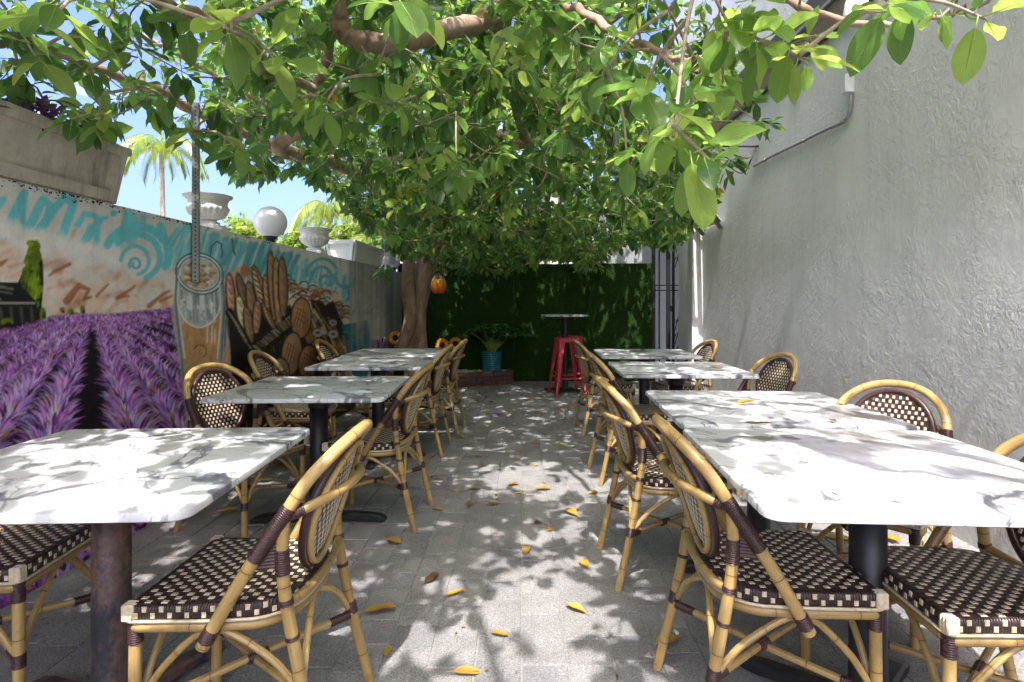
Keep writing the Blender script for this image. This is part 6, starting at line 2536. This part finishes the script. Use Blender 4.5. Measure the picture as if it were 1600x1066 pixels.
# ------------------------------------------------------------------ planting beyond the walls
def bush(name, label, cat, c, r, n_, Lm, mat, seed, trunk=True, group=None):
    t = thing(name, label, cat, (c[0], c[1], 0), 0, group)
    r_ = np.random.default_rng(seed)
    u_ = r_.normal(size=(n_, 3))
    u_ /= np.linalg.norm(u_, axis=1, keepdims=True)
    bumps = 0.8 + 0.25 * np.sin(u_[:, 0] * 5 + seed) * np.cos(u_[:, 2] * 4)
    rad = r_.random(n_) ** 0.35 * bumps
    C = np.array([0, 0, c[2]]) + u_ * rad[:, None] * np.array(r)
    if trunk:
        mb = MB()
        mb.tube(crom([(0, 0, -0.05), (0.05, 0, c[2] * .5), (0, 0.05, c[2])], 4), 0.07, 8)
        mb.build('trunk', 'bark', t)
        br_ = MB()
        for k in range(0, n_, max(1, n_ // 40)):
            br_.tube([Vector((0, 0.03, c[2] * .6)), Vector(C[k]) * 0.55 + Vector((0, 0, c[2] * .45)), Vector(C[k])], [0.03, 0.015, 0.004], 4, caps=False)
        br_.build('branches', 'twig_bark', t)['kind'] = 'stuff'
    mass_leaves('crown', C, u_, (4, 7), Lm, mat, t, (0, 0, 0), seed, lambda r, ids, N: r.random(N), 0.08, 0.1)
    return t


G1 = 'sunlit trees beyond the garden wall'
def at(px, py, d):
    p_ = W(px, py, d)
    return (p_.x, p_.y, p_.z)
bush('garden_tree', 'bright yellow-green tree between the first urn and the globe lamp', 'tree', at(392, 368, 13), (0.75, 0.75, 0.55), 420, 0.12, 'far_leaf', 1, True, G1)
bush('garden_tree', 'bright green shrub just right of the large globe lamp', 'tree', at(462, 385, 12), (0.50, 0.5, 0.38), 300, 0.11, 'far_leaf', 2, True, G1)
bush('garden_tree', 'leafy shrub rising behind the second urn and pale trough', 'tree', at(540, 378, 12), (0.75, 0.6, 0.55), 420, 0.11, 'far_leaf', 3, True, G1)
bush('garden_tree', 'light green shrub beside the white pillar', 'tree', at(610, 365, 12.5), (0.6, 0.6, 0.6), 380, 0.11, 'far_leaf', 4, True, G1)
bush('garden_tree', 'large bushy tree behind the middle of the turf fence', 'tree', at(800, 372, 11.3), (2.5, 0.7, 0.8), 1700, 0.15, 'far_leaf', 6, True, G1)
bush('garden_tree', 'bushy tree behind the fence left of the white house', 'tree', at(700, 300, 11.5), (1.3, 0.8, 1.3), 900, 0.14, 'far_leaf', 7, True, G1)


def palm(label, base, h, fl, nf, seed, tr=0.10):
    t = thing('palm_tree', label, 'palm tree', base, 0, 'palm trees beyond the garden wall')
    rr = random.Random(seed)
    mb = MB()
    pts = crom([(0, 0, 0), (0.05, 0, h * .5), (0.0, 0, h)], 8)
    mb.tube(pts, [tr * (1.15 - 0.35 * i / len(pts)) * (1.04 if i % 2 else 1.0) for i in range(len(pts))], 12)
    mb.build('trunk', 'palm_trunk', t)
    for k in range(nf):
        an = 2 * math.pi * k / nf + rr.uniform(-.15, .15)
        el = rr.uniform(-0.1, 0.9)
        dx, dy = math.cos(an), math.sin(an)
        L = fl * rr.uniform(.8, 1.1)
        rb_ = crom([(0, 0, h), (dx * L * .35, dy * L * .35, h + L * .28 * el + .05), (dx * L * .75, dy * L * .75, h + L * (0.20 * el - 0.18)), (dx * L * .95, dy * L * .95, h + L * (0.05 * el - 0.55))], 6)
        m_, tt = MB(), []
        m_.tube(rb_, [0.014 * (1 - .8 * i / len(rb_)) for i in range(len(rb_))], 4)
        tt += [0.8] * len(m_.v)
        fine_ = resample(rb_, L / 24)
        for i, p_ in enumerate(fine_[2:]):
            tg = (fine_[min(i + 3, len(fine_) - 1)] - fine_[i + 1]).normalized()
            sd = tg.cross(Vector((0, 0, 1)))
            sd = sd.normalized() if sd.length > 1e-3 else Vector((1, 0, 0))
            for s in (1, -1):
                d_ = (sd * s * 0.8 + tg * 0.55 + Vector((0, 0, -0.55))).normalized()
                leaf_blade(m_, tt, aim(p_, d_, 0), L * 0.30 * rr.uniform(.8, 1.1), 0.040, rr.uniform(.3, 1), 1, 0.1, 0.25)
        m_.build('frond', 'far_leaf', t, tint=tt, sharp=False)
    return t


pb = W(252, 476, 17)
palm('tall slim palm with a thin trunk above the big concrete trough', (pb.x, 17, 0), W(252, 228, 17).z, 1.35, 14, 1, 0.075)
pb = W(515, 476, 15)
palm('lower feathery palm behind the second urn', (pb.x, 15, 0), W(515, 330, 15).z, 1.25, 14, 2, 0.09)
pb = W(585, 476, 11.2)
palm('small pale palm beside the third urn', (pb.x, 11.2, 0), W(585, 385, 11.2).z, 0.75, 14, 3, 0.06)

# purple trailing plants in the near trough, small yellow shrub by the second urn
pp_ = thing('purple_plant', 'purple trailing plant growing from the near concrete trough', 'plant', (wall_x(2.4) - 0.13, 2.40, WTOP + 0.27))
rr = random.Random(5)
lm, tt = MB(), []
for k in range(22):
    an, yo = rr.uniform(-1.2, 1.2), rr.uniform(-0.4, 0.25)
    pts = crom([(0, yo, -0.03), (0.06 * math.cos(an), yo + 0.05 * math.sin(an), 0.08), (0.15 * math.cos(an), yo + .14 * math.sin(an), 0.10 + rr.uniform(-.08, .05)), (0.2 * math.cos(an), yo + 0.2 * math.sin(an), rr.uniform(-.06, .06))], 4)
    m_ = MB()
    m_.tube(pts, 0.004, 5)
    m_.build('stem', 'purple_leaf', pp_, tint=0.5)
    for p_ in pts[2::2]:
        d_ = Vector((rr.uniform(-.4, 1), rr.uniform(-1, 1), rr.uniform(-.2, .8)))
        leaf_blade(lm, tt, aim(p_, d_), rr.uniform(.07, .11), .022, rr.random(), 3, .5, .3)
lm.build('foliage', 'purple_leaf', pp_, tint=tt, sharp=False)['kind'] = 'stuff'

# ------------------------------------------------------------------ fallen leaves
dry = []
dr = random.Random(8)
for k in range(10):
    mb, tt = MB(), []
    tint = (0.72, 0.78, 0.68, 0.95, 0.30, 0.10, 0.62, 0.85, 0.45, 0.05)[k]
    leaf_blade(mb, tt, Matrix.Translation((-0.05, 0, 0.012)), 0.10, 0.042 * dr.uniform(.8, 1.15), tint, 5, dr.uniform(.15, .7), dr.uniform(-.12, .08), 0.0, dr.uniform(0, .25))
    mb.tube([(-0.075, 0, 0.010), (-0.05, 0, 0.012), (0.04, 0, 0.010)], 0.0011, 4)
    tt += [tint] * (len(mb.v) - len(tt))
    dry.append(mb.data('fallen_leaf', 'dry_leaf', True, tt))
YEL, BRW = [0, 1, 2, 3, 6, 7], [4, 5, 8, 9]


def drop(px, py, label, z=0.0, size=1.0, brown=False, group='fallen leaves on the paving', rot=None, pick=None):
    p_ = GP(px, py, z)
    me = dry[dr.choice(BRW if brown else YEL)]
    if pick is not None:
        me = dry[pick]
    o = link('fallen_leaf', me, None, (p_.x, p_.y, z - 0.002), (dr.uniform(-.15, .15), dr.uniform(-.1, .1), dr.uniform(0, 6.28) if rot is None else rot))
    o.scale = (size, size, size)
    tag(o, label, 'leaf', group)
    return o


drop(594, 958, 'large bright yellow leaf on the paving beside the near left chair', 0, 1.25, rot=0.3)
drop(546, 963, 'yellow leaf partly behind the rear leg of the near left chair', 0, 0.9)
drop(712, 929, 'yellow leaf with a stalk lying alone in the lower aisle', 0, 1.0, rot=0.7)
drop(780, 993, 'small curled yellow leaf lowest in the middle of the aisle', 0, 0.72)
drop(675, 907, 'curled brown leaf left of the middle of the aisle', 0, 0.85, True)
drop(822, 862, 'thin upright-lying brown leaf in the middle of the aisle', 0, 0.8, True, rot=1.5)
drop(848, 766, 'wide yellow leaf in the sunny patch of the aisle', 0, 1.1, rot=0.1)
drop(893, 803, 'pair-like ochre leaf at the right edge of the sunny patch', 0, 1.1)
drop(913, 883, 'ochre leaf beside the foot of the second right chair', 0, 0.85)
drop(898, 954, 'flat tan leaf right of the lower aisle', 0, 0.95)
drop(730, 1052, 'tan leaf at the very bottom of the aisle', 0, 0.95)
drop(605, 1019, 'pale green small leaf near the bottom left of the aisle', 0, 0.7)
drop(616, 848, 'brown and yellow curled leaf beside the second left chair', 0, 1.0)
drop(683, 797, 'yellow leaf at the left edge of the sunny patch', 0, 0.85)
drop(740, 766, 'small ochre leaf at the top of the sunny patch', 0, 0.8)
drop(590, 755, 'yellow leaf under the second left chair', 0, 1.1)
drop(1043, 1008, 'yellow-brown leaf under the near right chair', 0, 1.3)
drop(1310, 843, 'large yellow leaf on the sunlit ground by the grey wall', 0, 1.35, rot=2.7)
drop(1300, 815, 'dull leaf on the ground under the second right table', 0, 1.1)
drop(1390, 845, 'yellow leaf by the grey wall beside the black column', 0, 1.2)
drop(1550, 1058, 'yellow leaf in the bottom right corner under the wall chair', 0, 1.0)
drop(440, 730, 'long yellow-green leaf between the left tables', 0, 1.2, rot=0.2)
drop(415, 753, 'curled pale leaf between the left tables', 0, 1.0)
drop(355, 803, 'green-yellow leaf under the near left table', 0, 1.2, rot=0.4)
drop(880, 698, 'yellow leaf at the foot of the third right chair', 0, 1.0)
drop(975, 737, 'bright yellow leaf beside the second right chair leg', 0, 1.3, rot=2.6)
LANDM = [(CH[k_][0], CH[k_][1], n_) for k_, n_ in ((0, 'near left aisle chair'), (1, 'second left aisle chair'), (2, 'third left aisle chair'), (3, 'farthest left aisle chair'), (8, 'near right aisle chair'),
         (9, 'second right aisle chair'), (10, 'third right aisle chair'), (11, 'farthest right aisle chair'), (13, 'chair turned outwards'), (14, 'third wall chair'), (6, 'chair under the basket'), (7, 'chair under the pastries'))]
LANDM += [(0.60, 7.75, 'red stools'), (-0.45, 8.4, 'brick bed'), (1.5, 8.6, 'right end of the turf fence'), (0.0, 7.0, 'open floor before the stools'), (0.0, 5.6, 'open aisle between the far tables'), (0.05, 4.2, 'sunny aisle patch')]
for k in range(130):
    y_ = 3.0 + 5.8 * dr.random() ** 0.8
    x_ = dr.uniform(-0.75, 0.75) + dr.choice((0, 0, 0, 1.0, -0.9)) * dr.random()
    brown = dr.random() < 0.35
    me_i = dr.choice(BRW if brown else YEL)
    colr_ = ('golden yellow', 'bright yellow', 'amber yellow', 'lemon yellow', 'rust brown', 'dark brown', 'ochre', 'pale yellow', 'tan', 'blackish brown')[me_i]
    best = min(LANDM, key=lambda q_: math.hypot(q_[0] - x_, (q_[1] - y_) * 0.8))
    dx_, dy_ = x_ - best[0], y_ - best[1]
    if abs(dx_) > abs(dy_):
        rel_ = 'on its aisle side' if dx_ * (1 if best[0] < 0 else -1) > 0 else 'on its wall side'
    else:
        rel_ = 'on its near side' if dy_ < 0 else 'on its far side'
    if math.hypot(dx_, dy_) < 0.22:
        rel_ = 'very close to it'
    sz_ = dr.uniform(.45, .85)
    lab = ('tiny ' if sz_ < 0.62 else 'small ') + colr_ + ' leaf by the ' + best[2] + ', ' + rel_
    p_ = Vector((x_, y_, 0))
    o = link('fallen_leaf', dry[me_i], None, (x_, y_, -0.002), (dr.uniform(-.15, .15), dr.uniform(-.1, .1), dr.uniform(0, 6.28)))
    o.scale = (sz_, sz_, sz_)
    tag(o, lab, 'leaf', 'fallen leaves on the paving')
# crumbled bits of leaf and bark too small to pick apart
lt = MB()
tl = []
for k in range(1900):
    q_ = dr.random()
    y_ = 1.5 + 7.4 * dr.random() ** 0.85
    x_ = dr.uniform(-1.95, 2.2) if q_ < 0.6 else (dr.choice((-1.9, 2.2)) + dr.choice((1, -1)) * abs(dr.gauss(0, 0.12)))
    if x_ < -1.88 or x_ > 2.22:
        continue
    s_ = dr.uniform(0.003, 0.010)
    a_ = dr.uniform(0, 6.28)
    n0 = len(lt.v)
    for (u_, v_) in ((-1.4, 0), (0, -.6), (1.3, .1), (.1, .6)):
        lt.v.append((x_ + s_ * (u_ * math.cos(a_) - v_ * math.sin(a_)), y_ + s_ * (u_ * math.sin(a_) + v_ * math.cos(a_)), 0.0035 + dr.uniform(0, s_ * .5)))
    lt.quad_uv((n0, n0 + 1, n0 + 2, n0 + 3), [(.2, .2), (.4, .3), (.5, .8), (.3, .6)])
    tl += [dr.choice((0.0, 0.05, 0.15, 0.3, 0.6))] * 4
o = lt.build('leaf_litter', 'dry_leaf', None, smooth=False, tint=tl)
tag(o, 'fine crumbs of dry leaf and bark strewn over the grey paving', 'litter', None, 'stuff')
TZ = 0.752
gt = 'leaves fallen on the table tops'
drop(1166, 633, 'ochre leaf lying on the second right marble table', TZ, 0.9, False, gt, 0.1)
drop(1312, 632, 'curled orange-brown leaf at the wall side of the second right table', TZ, 0.55, False, gt)
drop(1302, 659, 'pale scrap of leaf at the seam of the two right tables', TZ, 0.5, True, gt)
drop(1186, 667, 'long rusty brown leaf in the seam between the two right tables', TZ, 1.1, True, gt, 0.0, 4)
drop(1119, 578, 'yellow leaf in the middle of the third right table', TZ, 1.0, False, gt)
drop(1178, 580, 'yellow leaf at the wall corner of the third right table', TZ, 0.8, False, gt)
drop(1006, 550, 'yellow leaf on the farthest right table', TZ, 1.1, False, gt)
drop(1022, 648, 'yellow leaf on the woven seat of the third right chair', 0.468, 0.9, False, 'leaves fallen on chair seats')
